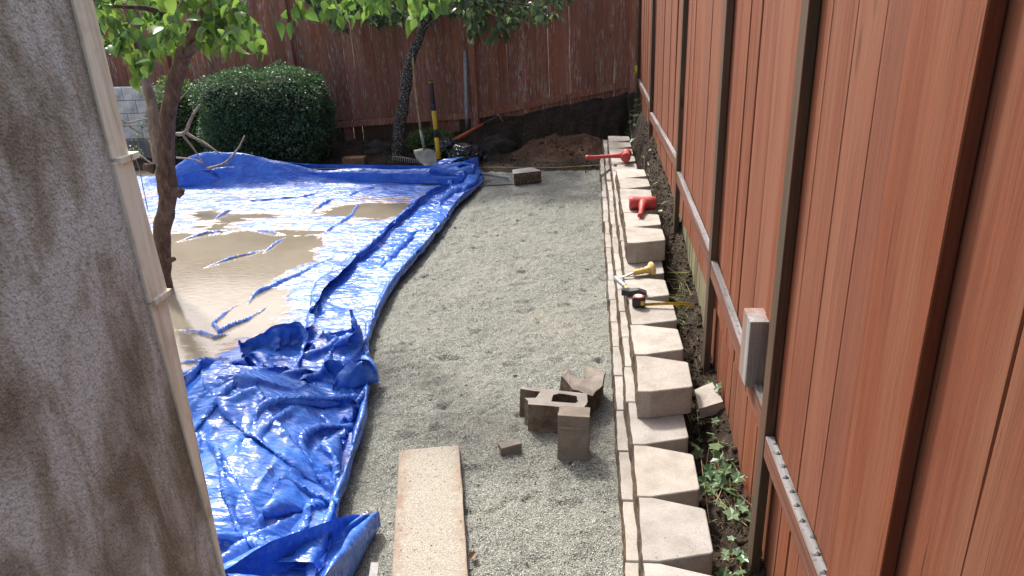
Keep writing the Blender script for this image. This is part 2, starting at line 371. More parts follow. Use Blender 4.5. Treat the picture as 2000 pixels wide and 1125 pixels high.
def tarp_mat(mud=True):
    t = NT('blue polythene tarp' + (' with mud film' if mud else ''))
    w1 = t.noise(t.pos, 5, 3, .6); h = None
    for k, (ang, sx, sy, am) in enumerate(((.3, 3, 9, .9), (1.5, 4, 12, .7), (2.4, 7, 18, .5), (.9, 13, 26, .22))):
        mp = t.n('Mapping'); t.L(t.pos, mp.inputs[0]); mp.inputs['Rotation'].default_value = (0, 0, ang); mp.inputs['Scale'].default_value = (sx, sy, 5)
        q = t.math('ABSOLUTE', t.math('SUBTRACT', t.noise(mp.outputs[0], 1, 2, .5, .35), .5)); q = t.math('MULTIPLY', t.math('MINIMUM', q, .12), -8 * am)
        h = q if h is None else t.math('ADD', h, q)
    h = t.math('ADD', h, t.math('MULTIPLY', t.noise(t.pos, 120, 3, .6), .05))
    c = t.ramp(w1, [(.35, (.02, .10, .46)), (.65, (.045, .17, .60))])
    c = t.mix(t.math('MULTIPLY', t.ramp(t.noise(t.pos, 26, 5, .7), [(.5, 0.), (.75, 1.)]), .22), c, (.30, .42, .62))
    rough = t.math('MULTIPLY_ADD', t.noise(t.pos, 18, 4, .6), .28 , .23 if mud else .11)
    if mud:
        z = t.sep(t.pos)[2]; st = t.noise(t.map(t.pos, (4.5, 13, 1)), 1, 6, .68, 1.0)
        e = t.math('ADD', t.math('MULTIPLY', z, -55.0), t.math('MULTIPLY_ADD', st, 3.8, -2.15))
        m = t.ramp(e, [(.12, 0.), (.42, .92)])
        c = t.mix(m, c, (.30, .215, .14))
    return t.fin(c, rough, t.bump(h, .010, .5 if mud else .34), .6)
M['tarp'] = tarp_mat(True); M['tarp_clean'] = tarp_mat(False)
def water_mat():
    t = NT('muddy water'); n = t.noise(t.pos, .9, 4, .6); c = t.ramp(n, [(.35, (.19, .165, .125)), (.65, (.26, .23, .18))])
    h = t.math('ADD', t.noise(t.map(t.pos, (10, 26, 1)), 1, 3, .55, .5), t.math('MULTIPLY', t.noise(t.map(t.pos, (40, 90, 1)), 1, 2), .35))
    return t.fin(c, .06, t.bump(h, .0028, .5), .5)
M['water'] = water_mat()
def bag_mat():
    t = NT('black plastic bag'); h = t.vor(t.pos, 14, 'DISTANCE_TO_EDGE'); return t.fin((.012, .016, .02), .24, t.bump(h, .05, .8), .6)
M['bag'] = bag_mat()
M['pale_block'] = plain('pale block with painted sunlight', (.78, .76, .70), .9, 0, .2, .55, 5, .006)  # pale block, whitened further so its camera side looks sunlit

# ------------------------------------------------------------------ setting
XS = np.linspace
def tarp_edge(y):        # x of the tarp's right edge
    ys = [1.0, 1.9, 2.35, 2.67, 3.1, 3.95, 4.6, 5.2, 6.0, 6.9, 7.7, 8.6, 9.3, 9.9, 10.4, 12]
    xs = [-1.7, -1.45, -1.28, -1.32, -1.38, -1.50, -1.72, -1.84, -1.90, -1.83, -1.80, -1.80, -1.70, -1.66, -1.85, -2.2]
    return np.interp(y, ys, xs)
FOOT_Y = [0, 1.5, 2.5, 4.4, 6.0, 7.5, 9.0, 12.5, 14]; FOOT_Z = [.12, .15, .19, .34, .58, .68, .74, .74, .74]
def soil_h(x, y):
    x = np.asarray(x, float); y = np.asarray(y, float)
    foot = np.interp(y, FOOT_Y, FOOT_Z); xb = .53 - .022 * y; xf = .72 - .0135 * y
    floor = np.interp(y, [0, 2.5, 4, 6, 9, 11, 13], [.08, .09, .02, .10, .18, .12, .1])
    t = (x - xb) / (xf - xb + 1e-6)
    right = floor + (foot - floor) * sst(.0, 1.0, t + .22 * fbm(x * 7, y * 7, 3, 5))
    # far bank cut in front of the far fence, left of it the bed stays low
    bl = np.interp(x, [-8, -3.4, -2.4, -1.6, -.9, .6], [.08, .10, .20, .40, .56, .80])
    cut = 12.25 + .2 * fbm(x * 1.5, x * 0 + 3, 3)
    back = .03 + (bl - .03) * sst(cut - .5, cut, y + .16 * fbm(x * 5, y * 3, 3, 9))
    pile = .20 * np.exp(-(((x + .95) / .40) ** 2 + ((y - 11.25) / .38) ** 2)) + .16 * np.exp(-(((x + .35) / .38) ** 2 + ((y - 11.3) / .4) ** 2)) + .10 * np.exp(-(((x + .1) / .5) ** 2 + ((y - 11.1) / .6) ** 2))
    base = np.where(y > 10.2, np.maximum(back, 0) + pile, -.05)
    base = np.where((y <= 10.9) & (x < tarp_edge(y) + .1), -.16, base)
    base = np.where(y > 10.55, base, np.where(x > tarp_edge(y) + .1, -.05 + (base + .05) * sst(10.2, 10.55, y), base))
    h = np.where(x > xb, np.maximum(right, np.where(y > 11.2, back, -1)), base)
    am = np.where((x > xb) | (y > 11), .055, .022)
    return h + am * fbm(x * 9, y * 9, 4) + .3 * am * fbm(x * 40, y * 40, 2, 4)

def sheet(name, xs, ys, hf, mat, mask=None, kind='structure'):
    X, Y = np.meshgrid(xs, ys, indexing='ij'); Z = hf(X, Y)
    V = np.stack([X, Y, Z], -1).reshape(-1, 3); Fc = grid_faces(len(xs), len(ys), mask(X, Y) if mask else None)
    V, Fc = compact(V, Fc); o = mesh(name, V, Fc, mat, None, True)
    o['kind'] = kind; return o
far = mesh('ground', [(-300, -300, -.3), (300, -300, -.3), (300, 300, -.3), (-300, 300, -.3)], [(0, 1, 2, 3)], M['far_ground']); far['kind'] = 'structure'
sheet('garden_soil', XS(-11, 1.3, 410), XS(10.0, 13.2, 120), soil_h, M['soil'])
sheet('soil_bank', XS(.12, 1.3, 60), XS(.2, 10.02, 380), soil_h, M['soil'])
sheet('pond_bed', XS(-11, -1.2, 60), XS(-1, 10.1, 60), lambda X, Y: -.2 + .01 * fbm(X * 3, Y * 3), M['soil'])
def pile_h(X, Y):
    d = .02 + .06 * fbm(X * 9, Y * 9, 4, 2) + .03 * np.abs(fbm(X * 22, Y * 22, 3, 7))
    m = np.exp(-(((X + .6) / .85) ** 2 + ((Y - 11.15) / .45) ** 2) ** 3) * sst(11.85, 11.6, Y)
    return soil_h(X, Y) + (d + .03) * m - .03 * (1 - m)
o = sheet('dirt_pile', XS(-1.9, .45, 110), XS(10.4, 12.0, 80), pile_h, M['red_soil'], kind='stuff')
tag(o, 'heap of freshly dug reddish soil below the far fence', 'soil heap')
def gravel_h(X, Y):
    h = .004 + .012 * fbm(X * 3, Y * 3, 3) + .017 * fbm(X * 14, Y * 14, 4, 3)
    tr = np.clip(fbm(X * 6, Y * 11, 4, 21) - .36, 0, 1) * -.10                # scuffs and heel marks
    h = h + tr + .02 * np.exp(-((X + .78 - .0 * Y) / .14) ** 2) * (Y < 3.4) * -1
    h = h + .016 * np.clip(fbm(X * 30, Y * 30, 3, 6), 0, 1)
    h -= .05 * sst(10.2, 10.8, Y)
    left = X - tarp_edge(Y); return h - .11 * sst(.25, -.25, left + .0)
sheet('gravel_bed', XS(-2.5, .16, 190), XS(.9, 10.95, 720), gravel_h, M['gravel'], lambda X, Y: (X > tarp_edge(Y) - .5) & (X < .24 - .022 * Y))
# muddy pool
yy = XS(-1, 11.9, 80); V = []; Fc = []
for i, y in enumerate(yy):
    e = float(tarp_edge(y)) - .12 if y < 10.35 else -3.1 - (y - 10.35) * 2.2
    V += [(-11, y, -.018), (e, y, -.018)]
    if i: Fc.append((2 * i - 2, 2 * i - 1, 2 * i + 1, 2 * i))
o = mesh('water', V, Fc, M['water']); o['kind'] = 'structure'

# ------------------------------------------------------------------ gravel chips (loose, uncountable)
ico = bmesh.new(); bmesh.ops.create_icosphere(ico, subdivisions=1, radius=1); IV = np.array([v.co[:] for v in ico.verts]); IF = np.array([[v.index for v in f.verts] for f in ico.faces]); ico.free()
def chips(name, pts, sizes, mat, label, cat, flat=.6, seed=1):
    r = np.random.RandomState(seed); n = len(pts)
    jit = 1 + r.uniform(-.3, .3, (n, len(IV), 1)); sc = np.stack([r.uniform(.6, 1.25, n), r.uniform(.6, 1.25, n), np.full(n, flat)], -1)[:, None]
    a = r.rand(n) * 6.283; ca, sa = np.cos(a), np.sin(a)
    P = IV[None] * jit * sc * sizes[:, None, None]
    X = P[..., 0] * ca[:, None] - P[..., 1] * sa[:, None]; Yv = P[..., 0] * sa[:, None] + P[..., 1] * ca[:, None]
    V = np.stack([X, Yv, P[..., 2]], -1) + pts[:, None]
    Fc = IF[None] + (np.arange(n) * len(IV))[:, None, None]
    o = mesh(name, V.reshape(-1, 3), Fc.reshape(-1, 3), mat); return tag(o, label, cat, kind='stuff')
N = 40000
y = 1.9 + 8.8 * rng.rand(N * 2) ** 1.7; x = rng.uniform(-2, .12, N * 2); k = (x > tarp_edge(y) + .01) & (x < .13 - .022 * y + .0); x = x[k][:N]; y = y[k][:N]
s = np.exp(rng.normal(np.log(.0028), .32, len(x))); s[:140] *= 2.4
chips('gravel_chips', np.stack([x, y, gravel_h(x, y) + s * .2], -1), s, M['pebble'], 'loose grey crushed stone chips scattered over the gravel bed', 'gravel')
# clods on the soil
N = 5200
y = np.concatenate([rng.uniform(1.6, 10.2, N // 2), rng.uniform(10.3, 12.3, N // 2)]); x = np.concatenate([.53 - .022 * y[:N // 2] + rng.uniform(-.05, .26, N // 2), rng.uniform(-6, .4, N // 2)])
s = np.exp(rng.normal(np.log(.009), .45, len(x)))
z = soil_h(x, y); z = np.where((y > 10.4) & (x > -1.9) & (y < 12), np.maximum(z, pile_h(x, y)), z)
chips('soil_clods', np.stack([x, y, z + s * .2], -1), s, M['soil'], 'dark crumbled clods of soil lying along the dug bank', 'soil', .8, 3)

# ------------------------------------------------------------------ retaining wall
WALL = thing('retaining_wall', 'half built tan concrete block retaining wall along the right fence', 'retaining wall', (0, 0, 0), (0, 0, .022))
def block_mesh(seed, w=.405, back=.285, d=.29, h=.168, mat='block'):
    r = random.Random(seed); V = []; Fc = []; NY, NZ = 7, 4; cut = .012
    for j in range(NZ + 1):                       # split front face, normal -x
        for i in range(NY + 1):
            yv = -w / 2 + w * i / NY; zv = h * j / NZ
            ed = (i in (0, NY)) + (j in (0, NZ))
            xx = -.003 - (.0 if ed else r.uniform(.001, .012)) + (.005 * r.random() if ed else 0)
            V.append((xx, yv + (r.uniform(-.006, .006) if 0 < i < NY else 0), zv + (r.uniform(-.006, .006) if 0 < j < NZ else 0)))
    n = NY + 1
    for j in range(NZ):
        for i in range(NY): Fc.append((j * n + i, (j + 1) * n + i, (j + 1) * n + i + 1, j * n + i + 1))
    b = len(V)   # back corners; the side runs straight for a third, then tapers
    xm = d * .22
    for zv in (0, h):
        V += [(xm, -w / 2, zv), (d - .012, -back / 2, zv), (d, -back / 2 + .012, zv), (d, back / 2 - .012, zv), (d - .012, back / 2, zv), (xm, w / 2, zv)]
    t = b + 6; topr = [NZ * n + i for i in range(n)]; botr = list(range(n))
    Fc.append(tuple(reversed(topr)) + tuple(range(t, t + 6))); Fc.append(tuple(botr) + tuple(reversed(range(b, b + 6))))
    for q in range(5): Fc.append((b + q, b + q + 1, t + q + 1, t + q))
    left = [j * n for j in range(NZ + 1)]; right = [j * n + NY for j in range(NZ + 1)]
    Fc.append(tuple(left[::-1]) + (b, t)); Fc.append(tuple(right) + (t + 5, b + 5))
    me = bpy.data.meshes.new('block'); me.from_pydata(V, [], Fc); bm = bmesh.new(); bm.from_mesh(me)
    bmesh.ops.recalc_face_normals(bm, faces=bm.faces)
    ed = [e for e in bm.edges if all(v.co.x > -.03 for v in e.verts) and len(e.link_faces) == 2 and e.calc_face_angle(0) > .7 and not all(v.index < len(topr) * (NZ + 1) for v in e.verts)]
    bmesh.ops.bevel(bm, geom=ed, offset=.004, segments=1, affect='EDGES'); bm.to_mesh(me); bm.free(); me.materials.append(M[mat]); return me
BM = [block_mesh(k) for k in range(5)]
def course(x0, y0, y1, z, pitch):
    y = y0; i = 0
    while y < y1 - .05:
        share('block', rnd.choice(BM), WALL, (x0 + rnd.uniform(-.006, .006), y + pitch / 2, z + rnd.uniform(-.002, .002)), (rnd.uniform(-.006, .006), 0, rnd.uniform(-.022, .022)))
        y += pitch; i += 1
course(.158, 2.585 - .418 * 4, 10.9, -.038, .414)
course(.212, 2.80 - .412 * 4, 10.7, .131, .412)
course(.262, 3.875, 10.5, .300, .411)
course(.292, 5.37, 7.75, .470, .401)
o = share('concrete_block', block_mesh(21), None, (.262 - .022 * 3.66, 3.665, .300), (0, 0, .022 - .03)); tag(o, 'single tan block set alone on the wall beside the broken blocks, its near side showing', 'concrete block')

# ------------------------------------------------------------------ fences
def plank_mesh(w, t, h, mat, seed=0, wob=.002, n=7, name='board', axis=0):
    """board with local x = thickness, y = width, z = up, slightly wavy edges"""
    r = random.Random(seed); V = []; Fc = []; a = r.uniform(-1, 1); bb = r.uniform(-1, 1)
    for j in range(n + 1):
        z = h * j / n; l = wob * math.sin(z * 2.1 + a * 3) * 1.3 + r.uniform(-wob, wob) * .5; q = wob * math.sin(z * 1.7 + bb * 3) + r.uniform(-wob, wob) * .5; c = .002 * math.sin(z * 1.3 + a * 5)
        V += [(c, l, z), (t + c, l, z), (t + c, w + q, z), (c, w + q, z)]
    for j in range(n):
        b = 4 * j
        for k in range(4): Fc.append((b + k, b + (k + 1) % 4, b + 4 + (k + 1) % 4, b + 4 + k))
    Fc.append((3, 2, 1, 0)); Fc.append((4 * n, 4 * n + 1, 4 * n + 2, 4 * n + 3))
    me = bpy.data.meshes.new(name); me.from_pydata(V, [], Fc); bm = bmesh.new(); bm.from_mesh(me)
    bmesh.ops.bevel(bm, geom=[e for e in bm.edges if e.calc_face_angle(0) > .8 and abs(e.verts[0].co.z - e.verts[1].co.z) > .01], offset=min(.003, t * .2), segments=1, affect='EDGES'); bm.to_mesh(me); bm.free()
    me.materials.append(mat); return me
RF = thing('wooden_fence', 'tall red stained board fence running along the right side of the wall', 'fence', (.65, 0, 0), (0, 0, .0135))
# boards: (y0, y1, x offset)
posts = [2.51, 4.03, 5.97, 9.15]
TOPZ = 2.62
edges = [.35, .62, .90, 1.18]
bd = [(.35, .62, .038), (.624, .90, .040), (.905, 1.17, .038), (1.174, 1.50, .042), (1.413, 1.731, .008), (1.743, 1.957, .038), (1.9585, 2.165, .0395), (2.1675, 2.385, .038), (2.392, 2.63, .041)]
yv = 2.635
while yv < 11.95:
    wv = rnd.uniform(.2, .3); gp = rnd.choice([.0005, .001, .003, .001])
    bd.append((yv, min(yv + wv, 12.25), .038 + rnd.choice([0, .003, .006, -.002]))); yv += wv + gp
for i, (a, b, xo) in enumerate(bd):
    me = plank_mesh(b - a, .033 if xo == .008 else .019, TOPZ - .70, M['red_wood'], i, .0025 if a < 2.5 else .0015)
    share('board', me, RF, (xo, a, .70 + 0.0), (0, 0, 0))
yv = 0.4; i = 100
while yv < 12.2:                        # kickboards below the rail
    wv = rnd.uniform(.10, .15); green = yv > 4.1 and yv < 12
    me = plank_mesh(wv, .017, 1.0, M['green_wood'] if green else M['red_wood'], i, .003, 4, 'kickboard')
    share('kickboard', me, RF, (.062, yv, -.28), (0, 0, 0)); yv += wv + rnd.choice([.004, .008]); i += 1
for k, py in enumerate(posts + [12.0]):
    z0 = -.1; mb = MB(); mb.box(0, .037, 0, .088, 0, TOPZ - z0 + .02)
    o = mb.build('post', M['post_side'], RF, bev=.003, loc=(0, py, z0))
rails = [(-.5, 2.505, .87, .845), (2.60, 4.025, .915, 1.0), (4.125, 5.965, 1.02, 1.045), (6.06, 9.145, 1.125, 1.0), (9.24, 11.99, 1.10, 1.05)]
for k, (a, b, za, zb) in enumerate(rails):
    nb = 30 if k == 0 else 6; V = []; Fc = []
    for i in range(nb + 1):
        t = i / nb; y_ = a + (b - a) * t; z_ = za + (zb - za) * t; V += [(.002, y_, z_ - .095), (.0375, y_, z_ - .095), (.0375, y_, z_), (.002, y_, z_)]
    for i in range(nb):
        for q in range(4): Fc.append((4 * i + q, 4 * i + (q + 1) % 4, 4 * i + 4 + (q + 1) % 4, 4 * i + 4 + q))
    Fc += [(3, 2, 1, 0), (4 * nb, 4 * nb + 1, 4 * nb + 2, 4 * nb + 3)]
    o = mesh('rail', V, Fc, M['rail'], RF); md = o.modifiers.new('bevel', 'BEVEL'); md.width = .004; md.segments = 1; md.limit_method = 'ANGLE'
    if k == 0:      # the nearest rail is scarred by a row of dark nicks
        mb = MB()
        for q in range(36):
            y_ = 1.2 + q * .037 + rnd.uniform(-.008, .008); zz = za + (zb - za) * (y_ - a) / (b - a)
            xx = .022 + .03 * (q % 2) + rnd.uniform(-.01, .01)
            mb.add([(xx - .013, y_ - .006, zz + .001), (xx, y_ + .004, zz + .007), (xx + .013, y_ - .004, zz + .001), (xx, y_ - .009, zz + .003)], [(0, 1, 2), (0, 2, 3), (0, 3, 1)])
        o2 = mb.build('torn_fibres', M['dark_iron'], RF); o2['kind'] = 'stuff'
mb = MB(); mb.box(0, .085, 0, .14, 0, .30)
o = mb.build('wood_offcut', M['grey_wood'], None, bev=.003, loc=(.655 - .0135 * 2.9 - .035, 2.77, .905), rot=(.0, 0.0, .02)); tag(o, 'short grey post offcut standing upright on the fence rail', 'wood offcut')

FY = 12.45
FF = thing('wooden_fence', 'dark weathered red board fence with peeling paint across the back of the yard', 'fence', (0, FY, 0))
xv = -11.0; i = 300
while xv < .62:
    wv = rnd.uniform(.15, .2)
    me = plank_mesh(wv, .019, 2.12, M['red_far'], i, .0025, 6)
    share('board', me, FF, (xv + wv, 0, .45), (0, 0, math.pi / 2)); 
    me = plank_mesh(wv + .0, .017, .75, M['post_side'] if rnd.random() < .7 else M['red_far'], i + 500, .002, 3, 'kickboard')
    share('kickboard', me, FF, (xv + wv, .022, -.15), (0, 0, math.pi / 2)); xv += wv + rnd.choice([-.004, -.003, .002, .005]); i += 1
for px in (-9.9, -7.5, -5.25, -2.17, .42):
    mb = MB(); mb.box(-.055, .055, -.095, -.004, -.1, 2.6); mb.build('post', M['red_far'], FF, bev=.004, loc=(px, 0, 0))
for (a, b, za, zb) in ((-11, -7.56, .40, .40), (-7.44, -5.31, .40, .40), (-5.19, -2.23, .40, .53), (-2.11, .36, .53, .97)):
    mb = MB(); V = [(a, -.05, za - .10), (b, -.05, zb - .10), (b, -.004, zb - .10), (a, -.004, za - .10), (a, -.05, za), (b, -.05, zb), (b, -.004, zb), (a, -.004, za)]
    mb.add(V, [(0, 3, 2, 1), (4, 5, 6, 7), (0, 1, 5, 4), (1, 2, 6, 5), (2, 3, 7, 6), (3, 0, 4, 7)]); mb.build('rail', M['red_far'], FF, bev=.003)

# pale garden wall far left
GW = thing('garden_wall', 'pale block wall with sunlight put into its colour behind the near tree at far left', 'wall', (0, 11.75, 0))
for r_ in range(4):
    xx = -11.0 + (.2 if r_ % 2 else 0)
    while xx < -6.0:
        mb = MB(); mb.box(0, .392, 0, .18, 0, .205); mb.build('block', M['pale_block'], GW, bev=.006, seg=1, loc=(xx, rnd.uniform(-.006, .006), .34 + r_ * .213)); xx += .4
mb = MB(); mb.box(-11, -6.0, -.12, .2, -.2, .335); mb.build('plinth', M['grey_wood'], GW, bev=.01)

# house corner at the left edge
HW = thing('house', 'rough grey brown stucco house wall corner with cream trim at the left edge', 'house', (-1.0, 1.40, 0))
mb = MB(); mb.box(-6, 0, -5, 0, -.1, 4.0); mb.build('wall', M['stucco'], HW)
def trimpiece(z0, z1, yb0, yb1, yt0, yt1, x0, x1):
    mb = MB(); V = [(x0, yb0, z0), (x1, yb0, z0), (x1, yb1, z0), (x0, yb1, z0), (x0, yt0, z1), (x1, yt0, z1), (x1, yt1, z1), (x0, yt1, z1)]
    mb.add(V, [(0, 3, 2, 1), (4, 5, 6, 7), (0, 1, 5, 4), (1, 2, 6, 5), (2, 3, 7, 6), (3, 0, 4, 7)]); mb.build('corner_trim', M['trim'], HW, bev=.002)
trimpiece(2.205, 4.0, -.022, .036, -.004, .060, -.02, .006)
trimpiece(1.885, 2.198, -.020, .052, -.022, .038, -.02, .008)
trimpiece(1.05, 1.880, .002, .010, -.018, .046, -.02, .006)
for z in (2.192, 1.876):
    mb = MB(); mb.box(-.02, .016, -.012, .056, z, z + .014); mb.build('joint_lip', M['trim'], HW, bev=.002)

# ------------------------------------------------------------------ tarp (small position based cloth solver)
def crumple(nu, nv, h, x0, x1, y0, y1, seed=0, steps=90, iters=7, zmax=.42, amp=.05, fr=(1.5, 6), bend=1.0, keep=0.0):
    rg = np.random.RandomState(seed); Lx, Ly = (nu - 1) * h, (nv - 1) * h; cx, cy = (x0 + x1) / 2, (y0 + y1) / 2
    U, Vv = np.meshgrid(np.arange(nu), np.arange(nv), indexing='ij')
    P = np.stack([cx + (U / (nu - 1) - .5) * Lx, cy + (Vv / (nv - 1) - .5) * Ly, np.zeros((nu, nv))], -1)
    z = np.zeros((nu, nv))
    for k in range(26):
        a = rg.rand() * 6.283; f = rg.uniform(*fr); z += np.sin((np.cos(a) * U + np.sin(a) * Vv) * h * f + rg.rand() * 6.28) / f
    P[..., 2] = .06 + amp * (z - z.min()) / z.std() * .5
    cons = []
    def add(di, dj, st, rest):
        I, J = np.meshgrid(np.arange(nu - abs(di)), np.arange(nv - abs(dj)), indexing='ij')
        if dj < 0: J = J + abs(dj)
        for a in (0, 1):
            key = (I // abs(di) if di else np.minimum(J, J + dj) // abs(dj)) % 2 == a
            cons.append((I[key] * nv + J[key], (I[key] + di) * nv + J[key] + dj, st, rest))
    r2 = 2 ** .5
    for q in ((1, 0, 1, h), (0, 1, 1, h), (1, 1, .6, h * r2), (1, -1, .6, h * r2), (2, 0, .06, 2 * h), (0, 2, .06, 2 * h), (4, 0, .14 * bend, 4 * h), (0, 4, .14 * bend, 4 * h), (3, 3, .12 * bend, 3 * h * r2), (3, -3, .12 * bend, 3 * h * r2), (8, 0, .12 * bend, 8 * h), (0, 8, .12 * bend, 8 * h)): add(*q)
    P = P.reshape(-1, 3); Vel = np.zeros_like(P); dt = .03; hx0, hy0 = Lx / 2, Ly / 2
    for s in range(steps):
        f = min(1, s / (steps * .8)); hx = (Lx * (1 - f) + (x1 - x0) * f) / 2; hy = (Ly * (1 - f) + (y1 - y0) * f) / 2
        P[:, 0] = cx + (P[:, 0] - cx) * (hx / hx0); P[:, 1] = cy + (P[:, 1] - cy) * (hy / hy0); hx0, hy0 = hx, hy
        old = P.copy(); Vel[:, 2] -= 9.8 * dt * .5; Vel *= .93; P = P + Vel * dt
        for it in range(iters):
            for a, b, k, r in cons:
                d = P[b] - P[a]; l = np.sqrt((d * d).sum(1)) + 1e-9; c = (l - r) / l
                if k < .5: c = np.minimum(c, 0)
                d *= (c * .5 * k)[:, None]; P[a] += d; P[b] -= d
            P[:, 0] = np.clip(P[:, 0], cx - hx, cx + hx); P[:, 1] = np.clip(P[:, 1], cy - hy, cy + hy); P[:, 2] = np.clip(P[:, 2], .004, zmax)
        Vel = (P - old) / dt; low = P[:, 2] < .01; Vel[low, :2] *= .4; Vel = np.clip(Vel, -3, 3)
    return P.reshape(nu, nv, 3)
def upsample(P, k):
    for _ in range(k):
        for ax in (0, 1):
            P = np.swapaxes(P, 0, ax); n = P.shape[0]; Q = np.zeros((2 * n - 1,) + P.shape[1:])
            Pp = np.concatenate([2 * P[:1] - P[1:2], P, 2 * P[-1:] - P[-2:-1]])
            Q[0::2] = P; Q[1::2] = (9 * (P[:-1] + P[1:]) - (Pp[:-3] + Pp[3:])) / 16
            P = np.swapaxes(Q, 0, ax)
    return P
def crinkle(P, amp, f, seed):
    nu, nv = P.shape[:2]; I, J = np.meshgrid(np.arange(nu), np.arange(nv), indexing='ij'); a = I * f; b = J * f
    wa = a + 1.2 * fbm(a * .4, b * .4, 2, seed); wb = b + 1.2 * fbm(a * .4, b * .4, 2, seed + 9)
    def tri(x, y):          # piecewise planar noise: flat facets meeting in sharp creases
        x = x + .5 * y; xi = np.floor(x).astype(int); yi = np.floor(y).astype(int); fx = x - xi; fy = y - yi; g = lambda p, q: _T[p & 255, q & 255]
        lo = g(xi, yi) * (1 - fx) + g(xi + 1, yi) * (fx - fy) + g(xi + 1, yi + 1) * fy; up = g(xi, yi) * (1 - fy) + g(xi, yi + 1) * (fy - fx) + g(xi + 1, yi + 1) * fx
        return np.where(fx > fy, lo, up) - .5
    r = 2.2 * tri(wa + seed, wb) + 1.2 * tri((wa * .8 + wb * .6) * 2.1, (wb * .8 - wa * .6) * 2.1 + seed) + .5 * tri((wa * .5 - wb * .87) * 4.7 + seed, (wb * .5 + wa * .87) * 4.7) - 1.5
    n = np.cross(np.gradient(P, axis=0), np.gradient(P, axis=1)); n /= np.linalg.norm(n, axis=-1, keepdims=True) + 1e-9
    n *= np.sign(n[..., 2:3].mean()) ; return P + n * (r[..., None] + 1.5) * amp
TARP = thing('tarp', 'large rumpled blue plastic tarp, its middle sunk under muddy water', 'tarp', (-2.6, 6, 0))
def tmesh(name, P, mat, sharp=None):
    P = P - np.array([-2.6, 6, 0]); o = mesh(name, P.reshape(-1, 3), grid_faces(*P.shape[:2]), mat, TARP, True)
    if sharp: o.data.set_sharp_from_angle(angle=rad(sharp))
    return o
# main sheet: slight compression makes long standing wrinkles
W_, L_ = 5.4, 8.4
P = crumple(95, 145, .06, 0, W_, 0, L_, 5, 60, 6, .20, .03, (1.0, 5), .6)
P = upsample(P, 2)
X = P[..., 0]; Yc = 2.15 + P[..., 1] * (8.05 / L_); Zr = P[..., 2]
xe = tarp_edge(Yc); Xw = xe - .03 - (W_ - X) * 1.0
d = W_ - X                                              # distance from the right edge
# how deep the sheet lies: dry by the edge and far end, sunk at the left and in a pocket near the far corner
ux = Xw; uy = Yc
deep = sst(-2.75, -3.5, ux + .6 * fbm(ux * 1.2, uy * .9, 3, 12)) * sst(8.1, 7.0, uy)
pocket = np.exp(-(((ux + 2.75) / .75) ** 2 + ((uy - 8.55) / .42) ** 2) ** 1.5)
pocket2 = np.exp(-(((ux + 4.7) / .8) ** 2 + ((uy - 8.3) / .35) ** 2))
lvl = .0235 - .024 * sst(.1, .6, d) - .055 * deep - .034 * pocket - .022 * pocket2 + .06 * sst(.55, 0, 10.2 - uy)
str_ = .020 * fbm(ux * 2.2, uy * 6, 4, 31) + .010 * fbm(ux * 7, uy * 26, 3, 8)
fold = .30 * np.exp(-((uy - 9.95 - .04 * np.sin(ux * 3)) / .13) ** 2) * np.exp(-((ux + 5.35) / .95) ** 4)      # standing fold at the far end
fold += .11 * np.exp(-((uy - 10.0 - .03 * np.sin(ux * 5)) / .11) ** 2) * sst(-1.7, -2.1, ux) * sst(-6.8, -6.0, ux)
Zw = lvl + str_ + fold + np.clip(Zr - .01, 0, .2) * (.62 + .3 * sst(.5, 0, d)) * (1 - .55 * deep)
Zw = np.maximum(Zw, np.where(d < .5, .012 - .10 * d, -.12))
RIDGES = [([(690, 481), (601, 527), (505, 567), (477, 595)], .045, .05), ([(557, 460), (509, 494)], .03, .035), ([(523, 483), (445, 504), (395, 520)], .03, .035), ([(655, 385), (605, 414)], .05, .05), ([(733, 364), (665, 389)], .05, .05),
          ([(487, 447), (562, 456)], .02, .03), ([(413, 431), (448, 410), (488, 410)], .04, .04), ([(338, 471), (402, 453), (459, 449)], .035, .04), ([(701, 392), (687, 421), (651, 442), (619, 463)], .04, .045), ([(783, 442), (729, 460)], .05, .05),
          ([(473, 584), (416, 630), (427, 645), (487, 620), (520, 595)], .035, .03), ([(366, 396), (509, 392), (594, 385), (640, 372)], .045, .06), ([(340, 705), (420, 700), (470, 690)], .03, .03), ([(340, 640), (420, 655), (450, 648)], .02, .03), ([(590, 640), (640, 560), (700, 510)], .03, .05)]
for pl, hh, wd_ in RIDGES:
    hh *= .5; wd_ *= .45
    pts_ = [atz(u_, v_, 0) for u_, v_ in pl]; best = np.full(ux.shape, 9.); par = np.zeros(ux.shape); tot = len(pts_) - 1
    wx = ux + .035 * fbm(ux * 4, uy * 4, 2, 44); wy = uy + .05 * fbm(ux * 4, uy * 4, 2, 54)
    for k in range(tot):
        a, b = pts_[k], pts_[k + 1]; dx, dy = b.x - a.x, b.y - a.y; t = np.clip(((wx - a.x) * dx + (wy - a.y) * dy) / (dx * dx + dy * dy), 0, 1)
        dd = np.hypot(wx - a.x - t * dx, wy - a.y - t * dy); par = np.where(dd < best, (k + t) / tot, par); best = np.minimum(best, dd)
    tp = np.sin(np.pi * np.clip(par, .04, .96)) ** .5; Zw = np.maximum(Zw, -.03 + (hh + .035) * tp * np.exp(-np.abs(best / wd_) ** 1.5) * (1 + .5 * fbm(ux * 6, uy * 6, 2, 61)))
S_ = crinkle(np.stack([Xw, Yc, Zw], -1), .0030, .09, 13)
tmesh('sheet', S_, M['tarp'])
